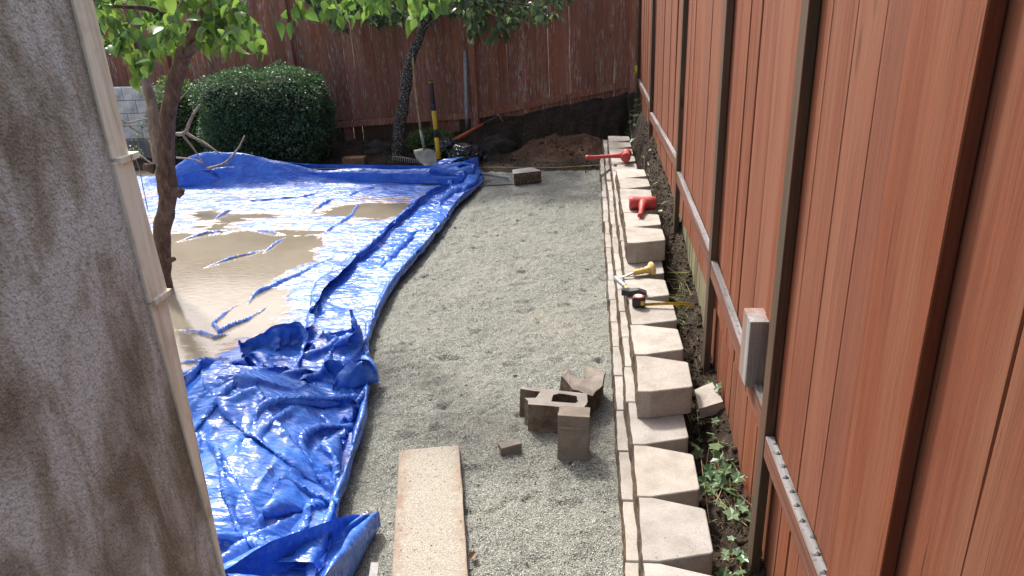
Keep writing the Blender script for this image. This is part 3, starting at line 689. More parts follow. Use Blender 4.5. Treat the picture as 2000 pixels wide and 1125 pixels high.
# rucked band along the right edge
def along(P, Lr, inner=0.0, z0=0.0, zs=1.0):
    """map a strip (x across, y along) onto the tarp's right edge"""
    ys = np.linspace(2.5, 10.25, 400); xs = tarp_edge(ys); seg = np.hypot(np.diff(xs), np.diff(ys)); S = np.concatenate([[0], np.cumsum(seg)])
    s = P[..., 1] / Lr * S[-1]; yc = np.interp(s, S, ys); xc = np.interp(s, S, np.convolve(np.pad(xs, 12, 'edge'), np.ones(25) / 25, 'valid'))
    tx = np.interp(s, S, np.gradient(np.convolve(np.pad(xs, 12, 'edge'), np.ones(25) / 25, 'valid'), S)); ty = np.sqrt(np.clip(1 - tx ** 2, .2, 1))
    off = P[..., 0] + inner; return np.stack([xc - off * ty, yc + off * tx, z0 + P[..., 2] * zs], -1)
B = crumple(27, 216, .040, 0, .60, 0, 8.0, 9, 60, 7, .14, .10, (3, 14), .2)
wdt = 1 + .35 * fbm(B[..., 1] * .8, B[..., 1] * 0, 3, 3) - .25 * sst(4, 7, B[..., 1]) ; B[..., 0] *= wdt
B = upsample(B, 1)
tmesh('folded_edge', crinkle(along(B, 8.0, 0, .012, .62), .009, .16, 3), M['tarp_clean'])
# rucked strip along the far edge
B = crumple(110, 22, .045, 0, 4.4, 0, .5, 17, 60, 6, .2, .1, (2, 8), .5); B = upsample(B, 1)
bx = -6.3 + B[..., 0]; tmesh('far_edge_fold', np.stack([bx, 9.78 + .12 * np.sin(bx * 1.1) + B[..., 1], .0 + B[..., 2] * (.7 + .6 * np.exp(-((bx + 5.3) / .7) ** 2))], -1), M['tarp_clean'])
# corner bundle next to the digging bar
B = crumple(44, 44, .035, 0, .62, 0, .62, 23, 60, 7, .3, .25, (2, 8), .6); B = upsample(B, 1)
tmesh('corner_bundle', np.stack([-2.42 + B[..., 0], 9.85 + B[..., 1] * .8, .02 + B[..., 2] * .75], -1), M['tarp_clean'])
# big crumpled heap in the near left
B = crumple(112, 126, .0255, 0, 1.75, 0, 2.2, 8, 95, 7, .42, .24, (1.4, 7), .12); B = upsample(B, 1)
bx, by, bz = B[..., 0], B[..., 1], B[..., 2]
yy_ = 2.1 + by * .98; cx_ = -3.2 + bx
rim = np.clip(1.75 - bx, 0, 9)
xr = tarp_edge(yy_) - .03
cx_ = xr - (1.75 - bx) * 1.03 - .05 * np.sin(yy_ * 4)
hump = .34 * np.exp(-(((cx_ + 2.35) / .5) ** 2 + ((yy_ - 3.75) / .42) ** 2)) + .20 * np.exp(-(((cx_ + 1.95) / .4) ** 2 + ((yy_ - 3.0) / .5) ** 2))
tmesh('crumpled_heap', crinkle(np.stack([cx_, yy_, .02 + bz * .95 + hump * sst(0, .3, rim)], -1), .013, .085, 5), M['tarp_clean'], 30)
# folded lobe above the heap
B = crumple(50, 50, .03, 0, .85, 0, .9, 31, 60, 7, .25, .2, (1.5, 8), .15); B = upsample(B, 1)
th = .5; bx, by = B[..., 0] - .4, B[..., 1] - .45
tmesh('turned_lobe', crinkle(np.stack([-2.12 + bx * math.cos(th) - by * math.sin(th), 4.42 + bx * math.sin(th) + by * math.cos(th), .03 + B[..., 2] * .9 + .0], -1), .011, .13, 7), M['tarp_clean'], 30)
# corner flap with a grommet, lying by the plank
B = crumple(40, 40, .028, 0, .72, 0, .78, 41, 60, 7, .2, .12, (1.5, 6), .8); B = upsample(B, 1)
u_, v_ = B[..., 0] / .72, B[..., 1] / .78
tip = np.array([-1.14, 2.86]); sp = .16 + .84 * (1 - v_)
fx = -1.26 + (u_ - .62) * .62 * sp + (v_ - .5) * .24; fy = 2.18 + v_ * .66
tmesh('corner_flap', np.stack([fx, fy, .02 + B[..., 2] * (.5 + .9 * (1 - v_))], -1), M['tarp_clean'])
bpy.context.view_layer.update()
_tv = np.concatenate([np.array([v.co[:] for v in o.data.vertices]) for o in TARP.children if o.name != 'sheet']) + np.array([-2.6, 6, 0])
def tarp_top(x_, y_):
    d_ = np.hypot(_tv[:, 0] - x_, _tv[:, 1] - y_); k_ = d_ < .03; return float(_tv[k_, 2].max()) if k_.any() else .06
for gx, gy, gz in ((-1.155, 2.795, .055), (-1.545, 2.52, .13), (-1.75, 3.05, .19)):
    mb = MB()
    nt, ns = 16, 6; V = []
    for a in range(nt):
        for b in range(ns):
            A_ = 2 * math.pi * a / nt; B_ = 2 * math.pi * b / ns; V.append(((.013 + .004 * math.cos(B_)) * math.cos(A_), (.013 + .004 * math.cos(B_)) * math.sin(A_), .003 * math.sin(B_)))
    mb.add(V, [(a * ns + b, ((a + 1) % nt) * ns + b, ((a + 1) % nt) * ns + (b + 1) % ns, a * ns + (b + 1) % ns) for a in range(nt) for b in range(ns)])
    mb.build('grommet', M['steel'], TARP, True, loc=(gx + 2.6, gy - 6, tarp_top(gx, gy) + .005), rot=(-.25, .1, 0))
mb = MB(); mb.box(-.018, .018, -.045, .045, 0, .001); mb.build('label_tag', M['white'], TARP, loc=(-1.045 + 2.6, 2.52 - 6, .038), rot=(.5, .25, .2))

# ------------------------------------------------------------------ foliage
def leaf_shape(L=1.0, W=.42, droop=.25, fold=.18, seg=5):
    """ovate pointed leaf along +y, midrib at x=0"""
    V = []; Fc = []
    for i in range(seg + 1):
        t = i / seg; wd = W * math.sin(math.pi * min(1, t * 1.02) ** .72) * (1 - .25 * t) if 0 < i < seg else 0
        z = -droop * t * t
        V += [(-wd, L * t, z + wd * fold * 2), (0, L * t, z), (wd, L * t, z + wd * fold * 2)]
    for i in range(seg):
        a = 3 * i; Fc += [(a, a + 1, a + 4, a + 3), (a + 1, a + 2, a + 5, a + 4)]
    return np.array(V), Fc
LV, LF = leaf_shape(); LFt = []
for f in LF: LFt += [(f[0], f[1], f[2]), (f[0], f[2], f[3])]
LFt = np.array(LFt)
SV = np.array([(0, 0, 0), (-.3, .45, .08), (.3, .45, .08), (0, 1, -.05), (0, .5, -.03)]); SF = np.array([(0, 4, 1), (0, 2, 4), (1, 4, 3), (4, 2, 3)])
def rots(d, roll):
    """matrices whose y axis is d (n,3)"""
    d = d / np.linalg.norm(d, axis=1, keepdims=True); up = np.tile([0, 0, 1.], (len(d), 1)) + 1e-3
    x = np.cross(d, up); x /= np.linalg.norm(x, axis=1, keepdims=True); z = np.cross(x, d)
    c, s = np.cos(roll)[:, None], np.sin(roll)[:, None]; x2 = x * c + z * s; z2 = np.cross(x2, d); return np.stack([x2, d, z2], -1)
def scatter(name, pts, dirs, size, mat, parent, VV, FF, roll=1.0, seed=0):
    r = np.random.RandomState(seed); Rm = rots(dirs, r.normal(0, roll, len(pts)))
    V = np.einsum('nij,kj->nki', Rm, VV) * size[:, None, None] + pts[:, None]
    Fc = FF[None] + (np.arange(len(pts)) * len(VV))[:, None, None]
    return mesh(name, V.reshape(-1, 3), Fc.reshape(-1, FF.shape[1]), mat, parent)
leaf_meshes = {}
def leaf_mesh(mat, k):
    if (mat, k) not in leaf_meshes:
        V, Fc = leaf_shape(1, [.36, .42, .33, .40][k], [.15, .35, .05, .5][k], [.12, .25, .4, .1][k])
        me = bpy.data.meshes.new('leaf'); me.from_pydata([tuple(v) for v in V], [], Fc); me.shade_smooth(); me.materials.append(M[mat]); leaf_meshes[(mat, k)] = me
    return leaf_meshes[(mat, k)]
def leaves(root, pts, dirs, sizes, mat, seed, limit=300):
    """largest in view as single leaves, the rest as one mass"""
    r = np.random.RandomState(seed); vis = []
    for i, p in enumerate(pts):
        u, v, dd = topx(p); ok = -20 < u < 2020 and -10 < v < 1130
        vis.append(-(sizes[i] / dd) if ok else 0)
    order = np.argsort(vis); top = [i for i in order[:limit] if vis[i] < 0]; rest = np.array([i for i in range(len(pts)) if i not in set(top)], int)
    Rm = rots(dirs, r.normal(0, 1.0, len(pts)))
    for i in top:
        o = share('leaf', leaf_mesh(mat, int(r.randint(4))), root); o.matrix_local = Matrix.Translation(Vector(pts[i]) - root.location) @ Matrix([list(a) for a in Rm[i]]).to_4x4() @ Matrix.Scale(float(sizes[i]), 4)
    if len(rest):
        o = scatter('foliage', pts[rest] - np.array(root.location), dirs[rest], sizes[rest], M[mat], root, LV, LFt, 1.0, seed); o['kind'] = 'stuff'
def twigs(starts, ends, r0, mb, sag=.1):
    for a, b in zip(starts, ends):
        a = Vector(a); b = Vector(b); m = (a + b) / 2 + Vector((rnd.uniform(-.1, .1), rnd.uniform(-.1, .1), sag)); mb.tube(smooth_path([a, m, b], 4), [r0 * (1 - .8 * i / 8) for i in range(9)], 5)
def spray(spots, n_per, spread, leaf, seed):
    """leaf clusters hanging from twig ends: spots (x,y,z)"""
    r = np.random.RandomState(seed); P = []; D = []; S = []
    for s in spots:
        s = np.array(s); out = r.normal(0, 1, 3); out[2] = -.4 - abs(out[2]) * .3; out /= np.linalg.norm(out)
        for k in range(n_per):
            t = r.rand(); p = s + out * t * spread + r.normal(0, .035, 3); d = out * .4 + r.normal(0, .6, 3); d[2] -= .75
            P.append(p); D.append(d); S.append(leaf * r.uniform(.65, 1.15))
    return np.array(P), np.array(D), np.array(S)

# near tree
TY = 6.0
T1 = thing('broadleaf_tree', 'two stemmed near tree with reddish bark standing in the muddy water', 'tree', tuple(aty(325, 562, TY)))
def rel(root, pts): return [Vector(p) - root.location for p in pts]
main = smooth_path(rel(T1, [aty(322, 620, TY) - Vector((0, 0, .1)), aty(316, 520, TY), aty(318, 440, TY), aty(328, 385, TY), aty(325, 320, TY), aty(326, 250, TY), aty(334, 190, TY - .02), aty(352, 125, TY - .05), aty(378, 72, TY - .1), aty(398, 25, TY - .15), aty(420, -40, TY - .3)]), 6)
rr = [.082 - .0005 * i for i in range(len(main))]; rr = [r_ * (1.12 if 18 < i < 24 else 1) for i, r_ in enumerate(rr)]; rr[-14:] = [.054 - .0018 * k for k in range(14)]
mb = MB(); mb.tube(main, rr, 14, .22); mb.build('trunk', M['bark'], T1, True)
st = smooth_path(rel(T1, [aty(326, 400, TY + .05), aty(313, 330, TY + .08), aty(303, 265, TY + .12), aty(297, 205, TY + .15), aty(283, 155, TY + .2), aty(268, 105, TY + .2), aty(262, 30, TY + .2), aty(240, -60, TY)]), 5)
mb = MB(); mb.tube(st, [.056 - .0007 * i for i in range(len(st))], 12, .25, seed=4); mb.build('stem', M['bark_pale'], T1, True)
for k, q in enumerate(([(352, 110, 5.9), (395, 78, 5.8), (425, 50, 5.7), (470, 20, 5.5)], [(378, 72, 5.9), (400, 35, 5.9), (380, -10, 5.9)], [(268, 105, 6.2), (238, 60, 6.0), (205, 20, 5.7)], [(360, 60, 5.9), (300, 20, 5.6), (220, 12, 5.3)], [(420, -20, 5.7), (520, -25, 5.6), (640, -20, 5.5), (760, -10, 5.4), (930, -5, 5.3)])):
    pth = smooth_path(rel(T1, [aty(*p) for p in q]), 4); mb = MB(); mb.tube(pth, [.034 * (1 - .75 * i / len(pth)) for i in range(len(pth))], 7, .2, seed=k); mb.build('branch', M['bark'], T1, True)
for (u_, v_, r_, s_) in ((301, 330, .045, 1), (345, 378, .05, 2), (330, 510, .03, 3)):     # stubby knots
    c = aty(u_, v_, TY - .1) - T1.location; mb = MB(); mb.tube([c, c + Vector(((-.08 if u_ < 310 else .07), -.02, .03))], [r_, r_ * .6], 8, .4, seed=s_); mb.build('knot', M['bark'], T1, True)
def bound(u):
    return float(np.interp(u, [185, 215, 250, 300, 335, 360, 400, 440, 490, 520, 560, 610, 650], [85, 120, 140, 135, 140, 95, 75, 130, 115, 80, 62, 40, 0]))
spots = []
r1 = random.Random(5)
while len(spots) < 90:
    u_ = r1.uniform(160, 620); v_ = r1.uniform(-130, 110)
    if v_ < bound(u_) - 40: spots.append(aty(u_, v_, r1.uniform(5.0, 6.6)))
P_, D_, S_ = spray(spots, 12, .24, .118, 3)
leaves(T1, P_, D_, S_, 'leaf', 3)
mb = MB()
for s_ in spots[::3]:
    a = Vector(s_) - T1.location; nb = min(main[-20:] + st[-10:], key=lambda q: (q - a).length); mb.tube(smooth_path([nb, (nb + a) / 2 + Vector((0, 0, .12)), a], 3), [.012, .011, .010, .008, .007, .005, .004], 5)
o = mb.build('twig', M['bark'], T1, True); o['kind'] = 'stuff'
# overhanging bright spray
T3 = thing('hanging_branch', 'bright backlit leafy branch hanging in at the top centre', 'branch', tuple(aty(800, -20, 5.3)))
spots = []
while len(spots) < 26:
    u_ = r1.uniform(640, 960); v_ = r1.uniform(-70, 34); 
    if v_ < float(np.interp(u_, [640, 700, 745, 800, 860, 920, 960], [-30, -20, 4, -16, 6, -4, -18])): spots.append(aty(u_, v_, r1.uniform(4.9, 5.7)))
P_, D_, S_ = spray(spots, 8, .15, .108, 8)
leaves(T3, P_, D_, S_, 'bright_leaf', 8)
mb = MB(); pth = smooth_path(rel(T3, [aty(560, -60, 5.5), aty(700, -35, 5.3), aty(820, -22, 5.3), aty(950, -14, 5.2)]), 5); mb.tube(pth, [.014 * (1 - .6 * i / len(pth)) for i in range(len(pth))], 6); mb.build('twig', M['bark'], T3, True)

# far tree leaning right
FTY = 11.5
T2 = thing('broadleaf_tree', 'dark leaning lichen speckled tree by the far fence, shovel against its trunk', 'tree', tuple(aty(776, 308, FTY)))
pts = [(774, 318, FTY), (778, 285, FTY), (779, 255, FTY), (786, 215, FTY), (792, 180, FTY), (797, 140, FTY), (806, 105, FTY), (820, 72, FTY), (832, 40, FTY - .1), (842, 0, FTY - .2), (850, -60, FTY - .3)]
pth = smooth_path(rel(T2, [aty(*p) for p in pts]), 5); mb = MB(); mb.tube(pth, [.105 - .0012 * i for i in range(len(pth))], 12, .3, seed=8); mb.build('trunk', M['bark_dark'], T2, True)
for k, q in enumerate(([(832, 45, 11.4), (760, 15, 11.2), (680, 10, 11)], [(842, 10, 11.3), (930, 0, 11.2), (1050, 12, 11)], [(845, 0, 11.3), (990, -20, 11)], [(825, 60, 11.4), (870, 20, 11)])):
    p2 = smooth_path(rel(T2, [aty(*p) for p in q]), 4); mb = MB(); mb.tube(p2, [.03 * (1 - .7 * i / len(p2)) for i in range(len(p2))], 6, .2, seed=k); mb.build('branch', M['bark_dark'], T2, True)
spots = []
while len(spots) < 300:
    u_ = r1.uniform(600, 1095); v_ = r1.uniform(-120, 60)
    if v_ < float(np.interp(u_, [600, 650, 700, 760, 810, 880, 930, 985, 1040, 1095], [20, 72, 50, 52, 45, 15, 68, 60, 38, 40])) - 14: spots.append(aty(u_, v_, r1.uniform(10.6, 12.2)))
P_, D_, S_ = spray(spots, 15, .24, .12, 13)
leaves(T2, P_, D_, S_, 'leaf2', 13)

# clipped shrub
def shrub(name, label, c, rx, ry, rz, n, size, mat, seed, squash=2.6, core=True, inner=.86):
    root = thing(name, label, 'shrub', (c[0], c[1], c[2])); r = np.random.RandomState(seed)
    d = r.normal(0, 1, (n, 3)); d /= (np.abs(d) ** squash).sum(1, keepdims=True) ** (1 / squash)
    nn = np.array([1 + .16 * mnoise.noise(Vector(q) * 2.2 + Vector((seed, 0, 0))) + .07 * mnoise.noise(Vector(q) * 7) for q in d])[:, None]
    rr_ = (inner + (1.03 - inner) * r.rand(n, 1) ** .6) * nn
    P = d * rr_ * np.array([rx, ry, rz]) + np.array([0, 0, rz * .98]); P = P[P[:, 2] > 0.0]; d = d[:len(P)]
    Dn = P - np.array([0, 0, rz]); Dn = Dn / (np.linalg.norm(Dn, axis=1, keepdims=True) + 1e-6) * .8 + r.normal(0, .7, P.shape)
    o = scatter('foliage', P, Dn, size * r.uniform(.7, 1.25, len(P)), M[mat], root, SV, SF, 1.2, seed); o['kind'] = 'stuff'
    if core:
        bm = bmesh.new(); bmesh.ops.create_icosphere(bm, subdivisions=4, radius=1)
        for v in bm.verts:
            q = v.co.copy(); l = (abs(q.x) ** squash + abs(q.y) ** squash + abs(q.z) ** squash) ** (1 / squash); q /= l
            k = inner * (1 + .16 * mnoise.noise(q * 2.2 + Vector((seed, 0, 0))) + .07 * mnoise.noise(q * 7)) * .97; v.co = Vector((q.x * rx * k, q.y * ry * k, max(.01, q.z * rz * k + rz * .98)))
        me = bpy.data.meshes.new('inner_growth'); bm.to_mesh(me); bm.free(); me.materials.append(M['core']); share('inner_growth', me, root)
    return root
c = aty(533, 312, 11.2)
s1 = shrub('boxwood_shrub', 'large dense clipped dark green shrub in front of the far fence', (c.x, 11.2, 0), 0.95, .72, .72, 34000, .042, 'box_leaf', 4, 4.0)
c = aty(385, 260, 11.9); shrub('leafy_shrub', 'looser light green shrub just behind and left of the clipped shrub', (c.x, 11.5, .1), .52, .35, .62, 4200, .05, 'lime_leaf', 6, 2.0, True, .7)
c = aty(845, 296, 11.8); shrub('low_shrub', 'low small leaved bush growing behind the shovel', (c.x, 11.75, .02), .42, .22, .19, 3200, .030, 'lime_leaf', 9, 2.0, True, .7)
# bare branches left of the shrub
BB = thing('bare_branches', 'pale leafless branches sticking out by the near tree and the shrub', 'branches', tuple(aty(400, 310, 9.3)))
for k, (q, r0) in enumerate((([(345, 262, 9), (362, 258, 9), (375, 228, 9), (390, 205, 9)], .03), ([(362, 259, 9), (385, 272, 9), (410, 286, 9), (428, 300, 9)], .022), ([(355, 262, 9), (378, 290, 9), (402, 325, 9)], .016), ([(345, 308, 9), (380, 312, 9), (400, 322, 9)], .014), ([(405, 330, 9.2), (440, 318, 9.3), (465, 290, 9.4), (478, 265, 9.5)], .022), ([(493, 320, 10.1), (492, 298, 10.1)], .02), ([(230, 228, 8.6), (250, 240, 8.6), (285, 232, 8.6), (305, 238, 8.6)], .013), ([(270, 300, 8.6), (300, 322, 8.6), (320, 330, 8.6)], .012), ([(250, 245, 8.6), (275, 262, 8.7), (290, 270, 8.8)], .010), ([(345, 200, 9.5), (370, 175, 9.6)], .010))):
    p2 = smooth_path(rel(BB, [aty(*p) for p in q]), 4); mb = MB(); mb.tube(p2, [r0 * (1 - .6 * i / len(p2)) for i in range(len(p2))], 7, .3, seed=k); mb.build('branch', M['twig'], BB, True)
c = aty(262, 292, 8.6)
for nm, (u_, v_, yy2), nn_ in (('small_sapling', (262, 300, 8.6), 26), ('small_sapling', (285, 262, 8.6), 20)):
    rt = thing(nm, 'sprig of small green leaves left of the near trunk, ' + ('lower one' if v_ == 300 else 'upper one'), 'sapling', tuple(aty(u_, v_, yy2)))
    r_ = np.random.RandomState(int(u_)); pp = r_.normal(0, .07, (nn_, 3)); o = scatter('leaf_cluster', pp, r_.normal(0, 1, (nn_, 3)), np.full(nn_, .038), M['leaf2'], rt, LV, LFt); o['kind'] = 'stuff'
    mb = MB(); mb.tube([(0, 0, -float(rt.location.z)), (.02, 0, -.2), (0, 0, 0)], .006, 5); mb.build('stem', M['twig'], rt)

# ivy, grass tuft and litter in the ditch
ivV = []; 
for a in range(10):
    an = 2 * math.pi * a / 10 + math.pi / 2; rr_ = 1.0 if a % 2 == 0 else .62
    ivV.append((rr_ * .5 * math.cos(an), .5 + rr_ * .5 * math.sin(an), .05 * (a % 2)))
ivV = np.array([(0, .45, -.02)] + ivV); ivF = np.array([(0, 1 + a, 1 + (a + 1) % 10) for a in range(10)])
def ivy(label, c, spread, n, size, seed):
    x0, y0 = c; rt = thing('ivy_plant', label, 'ivy', (x0, y0, float(soil_h(x0, y0)))); r_ = np.random.RandomState(seed)
    me = bpy.data.meshes.new('leaf'); me.from_pydata([tuple(v) for v in ivV], [], [tuple(int(i) for i in f) for f in ivF]); me.materials.append(M['ivy']); mb = MB(); ctr = []
    for k in range(n):
        p = np.array([r_.normal(0, spread[0]), r_.normal(0, spread[1]), 0]); X_ = x0 + p[0]
        lim = .70 - .0135 * (y0 + p[1]); X_ = min(X_, lim); gx = .50 - .022 * (y0 + p[1]); X_ = max(X_, gx)
        z = float(soil_h(X_, y0 + p[1])) + r_.uniform(.015, .11)
        loc = Vector((X_, y0 + p[1], z)) - rt.location; ctr.append(loc)
        share('leaf', me, rt, loc, (r_.uniform(-.2, .9), r_.normal(0, .4), r_.rand() * 6.28), (size * 1.35 * r_.uniform(.6, 1.2),) * 3)
    for k in range(0, n - 2, 2): mb.tube(smooth_path([ctr[k] + Vector((0, 0, -.01)), (ctr[k] + ctr[k + 1]) / 2 + Vector((0, 0, -.02)), ctr[k + 1] + Vector((0, 0, -.01))], 3), .0022, 4)
    o = mb.build('vine', M['dry'], rt); o['kind'] = 'stuff'
ivy('ivy with pale green leaves trailing beside the wall below the concrete fragment', (.56, 3.05), (.05, .16), 46, .055, 1)
ivy('sparse ivy sprigs at the foot of the nearest fence post', (.55, 2.5), (.05, .13), 22, .05, 2)
ivy('small ivy sprigs on the bank just behind the single raised block', (.54, 3.75), (.04, .12), 16, .045, 3)
ivy('little green weeds on the bank beside the far stretch of the wall', (.44, 7.6), (.05, .7), 40, .05, 4)
ivy('small weeds growing in the corner where the two fences meet', (.40, 11.6), (.05, .4), 26, .07, 5)
def blades(name, label, cat, c, spread, n, L, mat, seed, tilt=.7, kindstuff=True):
    x0, y0 = c; r_ = np.random.RandomState(seed); P = np.stack([x0 + r_.normal(0, spread[0], n), y0 + r_.normal(0, spread[1], n)], -1)
    xb = .51 - .022 * P[:, 1]; P[:, 0] = np.clip(P[:, 0], xb, .74 - .0135 * P[:, 1]) if x0 > .2 else P[:, 0]
    z = soil_h(P[:, 0], P[:, 1]); Pt = np.concatenate([P, z[:, None]], 1) + [0, 0, .004]
    D = r_.normal(0, tilt, (n, 3)); D[:, 2] = np.abs(r_.normal(.5, .4, n)) * (1.3 - tilt)
    BV = np.array([(-.012, 0, 0), (.012, 0, 0), (-.010, .5, .06), (.010, .5, .06), (0, 1, -.04)]); BF = np.array([(0, 1, 3), (0, 3, 2), (2, 3, 4)])
    o = scatter(name, Pt, D, L * r_.uniform(.4, 1.2, n), M[mat], None, BV, BF, 1.0, seed); return tag(o, label, cat, kind='stuff')
blades('grass_tuft', 'tuft of yellow green grass behind the wall by the tape measure', 'grass', (.55, 4.95), (.04, .14), 130, .16, 'grass', 1)
blades('dry_litter', 'dry roots, stems and twigs littering the ditch behind the wall', 'litter', (.56, 4.6), (.07, 2.4), 1500, .10, 'dry', 2, 1.0)
blades('root_hairs', 'pale root ends sticking out of the far dug bank', 'roots', (-.9, 12.1), (.9, .12), 160, .10, 'dry', 5, 1.0)
blades('bed_litter', 'scattered dead leaves and stems on the soil bed in front of the far fence', 'litter', (-3.6, 11.2), (1.5, .5), 700, .06, 'dry', 6, 1.1)

# ------------------------------------------------------------------ loose blocks, plank, bricks
def rough_mesh(name, V, Fc, mat, amp=.006, cuts=2, seed=0, faces=None, parent=None, loc=(0, 0, 0), rot=(0, 0, 0)):
    me = bpy.data.meshes.new(name); me.from_pydata([tuple(v) for v in V], [], Fc); bm = bmesh.new(); bm.from_mesh(me)
    bmesh.ops.recalc_face_normals(bm, faces=bm.faces)
    if faces is not None:
        nb = bm.normal_update(); fs = [f for f in bm.faces if faces(f)]; es = list({e for f in fs for e in f.edges})
    else: es = list(bm.edges)
    bmesh.ops.subdivide_edges(bm, edges=es, cuts=cuts, use_grid_fill=True)
    bm.normal_update()
    for v in bm.verts:
        if faces is None or any(faces(f) for f in v.link_faces):
            n = mnoise.noise(v.co * 24 + Vector((seed, 0, 0))); v.co += v.normal * amp * n + Vector((mnoise.noise(v.co * 40), mnoise.noise(v.co * 40 + Vector((5, 5, 5))), 0)) * amp * .5
    bm.to_mesh(me); bm.free(); me.materials.append(mat); o = bpy.data.objects.new(name, me); o.location = loc; o.rotation_euler = rot; return link(o, parent)
BOXF = [(0, 3, 2, 1), (4, 5, 6, 7), (0, 1, 5, 4), (1, 2, 6, 5), (2, 3, 7, 6), (3, 0, 4, 7)]
def boxv(x0, x1, y0, y1, z0, z1): return [(x0, y0, z0), (x1, y0, z0), (x1, y1, z0), (x0, y1, z0), (x0, y0, z1), (x1, y0, z1), (x1, y1, z1), (x0, y1, z1)]
# broken hollow block: plan outline with one through hole and a half open cell on the left
def prism(name, outline, holes, h, mat, loc, rot, amp=0):
    bm = bmesh.new(); loops = []
    for lp in [outline] + holes:
        vs = [bm.verts.new((x_, y_, 0)) for x_, y_ in lp]; es = [bm.edges.new((vs[i], vs[(i + 1) % len(vs)])) for i in range(len(vs))]; loops += es
    bmesh.ops.triangle_fill(bm, use_beauty=True, use_dissolve=False, edges=loops)
    r = bmesh.ops.extrude_face_region(bm, geom=bm.faces[:]); bmesh.ops.translate(bm, verts=[v for v in r['geom'] if isinstance(v, bmesh.types.BMVert)], vec=(0, 0, h))
    bmesh.ops.recalc_face_normals(bm, faces=bm.faces)
    if amp:
        bmesh.ops.subdivide_edges(bm, edges=[e for e in bm.edges if e.calc_length() > .03], cuts=2)
        for v in bm.verts: v.co += Vector((mnoise.noise(v.co * 50), mnoise.noise(v.co * 50 + Vector((9, 0, 0))), mnoise.noise(v.co * 35 + Vector((0, 7, 0))) * .6)) * amp
    me = bpy.data.meshes.new(name); bm.to_mesh(me); bm.free(); me.materials.append(mat); me.materials.append(M['broken_face'])
    for p in me.polygons: p.material_index = 1 if abs(p.normal.z) < .6 else 0
    o = bpy.data.objects.new(name, me); o.location = loc; o.rotation_euler = rot; return link(o)
outl = [(0, 0), (.33, 0), (.345, .085), (.34, .19), (-.07, .215), (-.075, .185), (.055, .17), (.035, .085), (-.03, .075), (-.005, .04)]
hole = [(.130, .055), (.275, .052), (.29, .085), (.275, .150), (.17, .16), (.135, .14)]
o = prism('hollow_block', outl, [hole], .20, M['block'], (-.455, 3.74, -.005), (-.05, .04, -.03), .005); tag(o, 'broken hollow concrete block with a through hole, lying on the gravel', 'concrete block')
o = prism('block_fragment', [(0, .0), (.13, -.02), (.165, .10), (.15, .27), (.02, .27), (.05, .13), (-.06, .15), (-.08, .25), (-.10, .11)], [], .19, M['dark_block'], (-.215, 3.98, -.005), (.08, .12, -.2), .012); tag(o, 'jagged broken block fragment just behind the hollow block', 'concrete block')
o = rough_mesh('concrete_block', boxv(0, .175, 0, .12, 0, .285), BOXF, M['dark_block'], .003, 3, 2, None, None, (-.262, 3.475, -.004), (-.10, .02, -.03)); tag(o, 'narrow half block standing on end with its dark grooved face to the camera', 'concrete block')
for zz in (.070, .205):
    mb = MB(); mb.box(.002, .17, -.0065, .002, zz, zz + .012); mb.build('mould_ridge', M['dark_block'], o, bev=.002)
o = rough_mesh('block_chip', [(0, 0, 0), (.12, .03, 0), (.11, .075, 0), (-.01, .06, 0), (.005, 0, .05), (.12, .02, .065), (.10, .075, .06), (-.02, .055, .055)], BOXF, M['dark_block'], .006, 2, 5, None, None, (-.585, 3.50, 0), (0, 0, .15)); tag(o, 'small wedge shaped concrete chip lying alone on the gravel', 'concrete chip')
o = share('concrete_block', block_mesh(31, .40, .30, .28, .16), None, (-1.03, 9.62, .01), (0, 0, math.pi / 2 + .38)); o.scale = (.9, .95, 1); tag(o, 'split faced tan block lying at the far end of the gravel', 'concrete block')
o = rough_mesh('brick', boxv(-.17, .17, -.09, .09, 0, .10), BOXF, M['brick'], .004, 2, 8, None, None, (-3.86, 10.95, .03), (0, 0, .06)); tag(o, 'flat brown brick lying on the soil between shrub and far tree', 'brick')
o = rough_mesh('concrete_fragment', [(-.07, -.10, 0), (.07, -.09, 0), (.06, .10, 0), (-.05, .07, 0), (-.07, -.10, .07), (.07, -.09, .075), (.06, .10, .07), (-.05, .07, .07)], BOXF, M['block'], .004, 2, 9, None, None, (.585, 3.70, .25), (.10, -.22, .12)); tag(o, 'pale chipped block piece leaning against the fence boards behind the wall', 'concrete fragment')
pa, pb = Vector((-1.0, 3.49, 0)), Vector((-.775, 2.5, 0)); ang = math.atan2((pb - pa).x, -(pb - pa).y)
V = []; Fc = []; npk = 14; rp = random.Random(2)
for i in range(npk + 1):
    y_ = .0 - 1.9 * i / npk; q = [rp.uniform(-.0025, .0025) for _ in range(4)]
    V += [(-.172 + q[0], y_ + (rp.uniform(-.01, .01) if i == 0 else 0), 0), (.172 + q[1], y_, 0), (.172 + q[2], y_, .045), (-.172 + q[3], y_, .045)]
for i in range(npk):
    for k in range(4): Fc.append((4 * i + k, 4 * i + 4 + k, 4 * i + 4 + (k + 1) % 4, 4 * i + (k + 1) % 4))
Fc += [(0, 1, 2, 3), (4 * npk + 3, 4 * npk + 2, 4 * npk + 1, 4 * npk)]
o = mesh('wood_plank', V, Fc, M['plank'], None, False, (-1.0, 3.49, .004), (0, 0, ang)); md = o.modifiers.new('bevel', 'BEVEL'); md.width = .005; md.segments = 2; md.limit_method = 'ANGLE'
tag(o, 'wide reddish plank dusted with sand lying on the gravel in the foreground', 'plank')
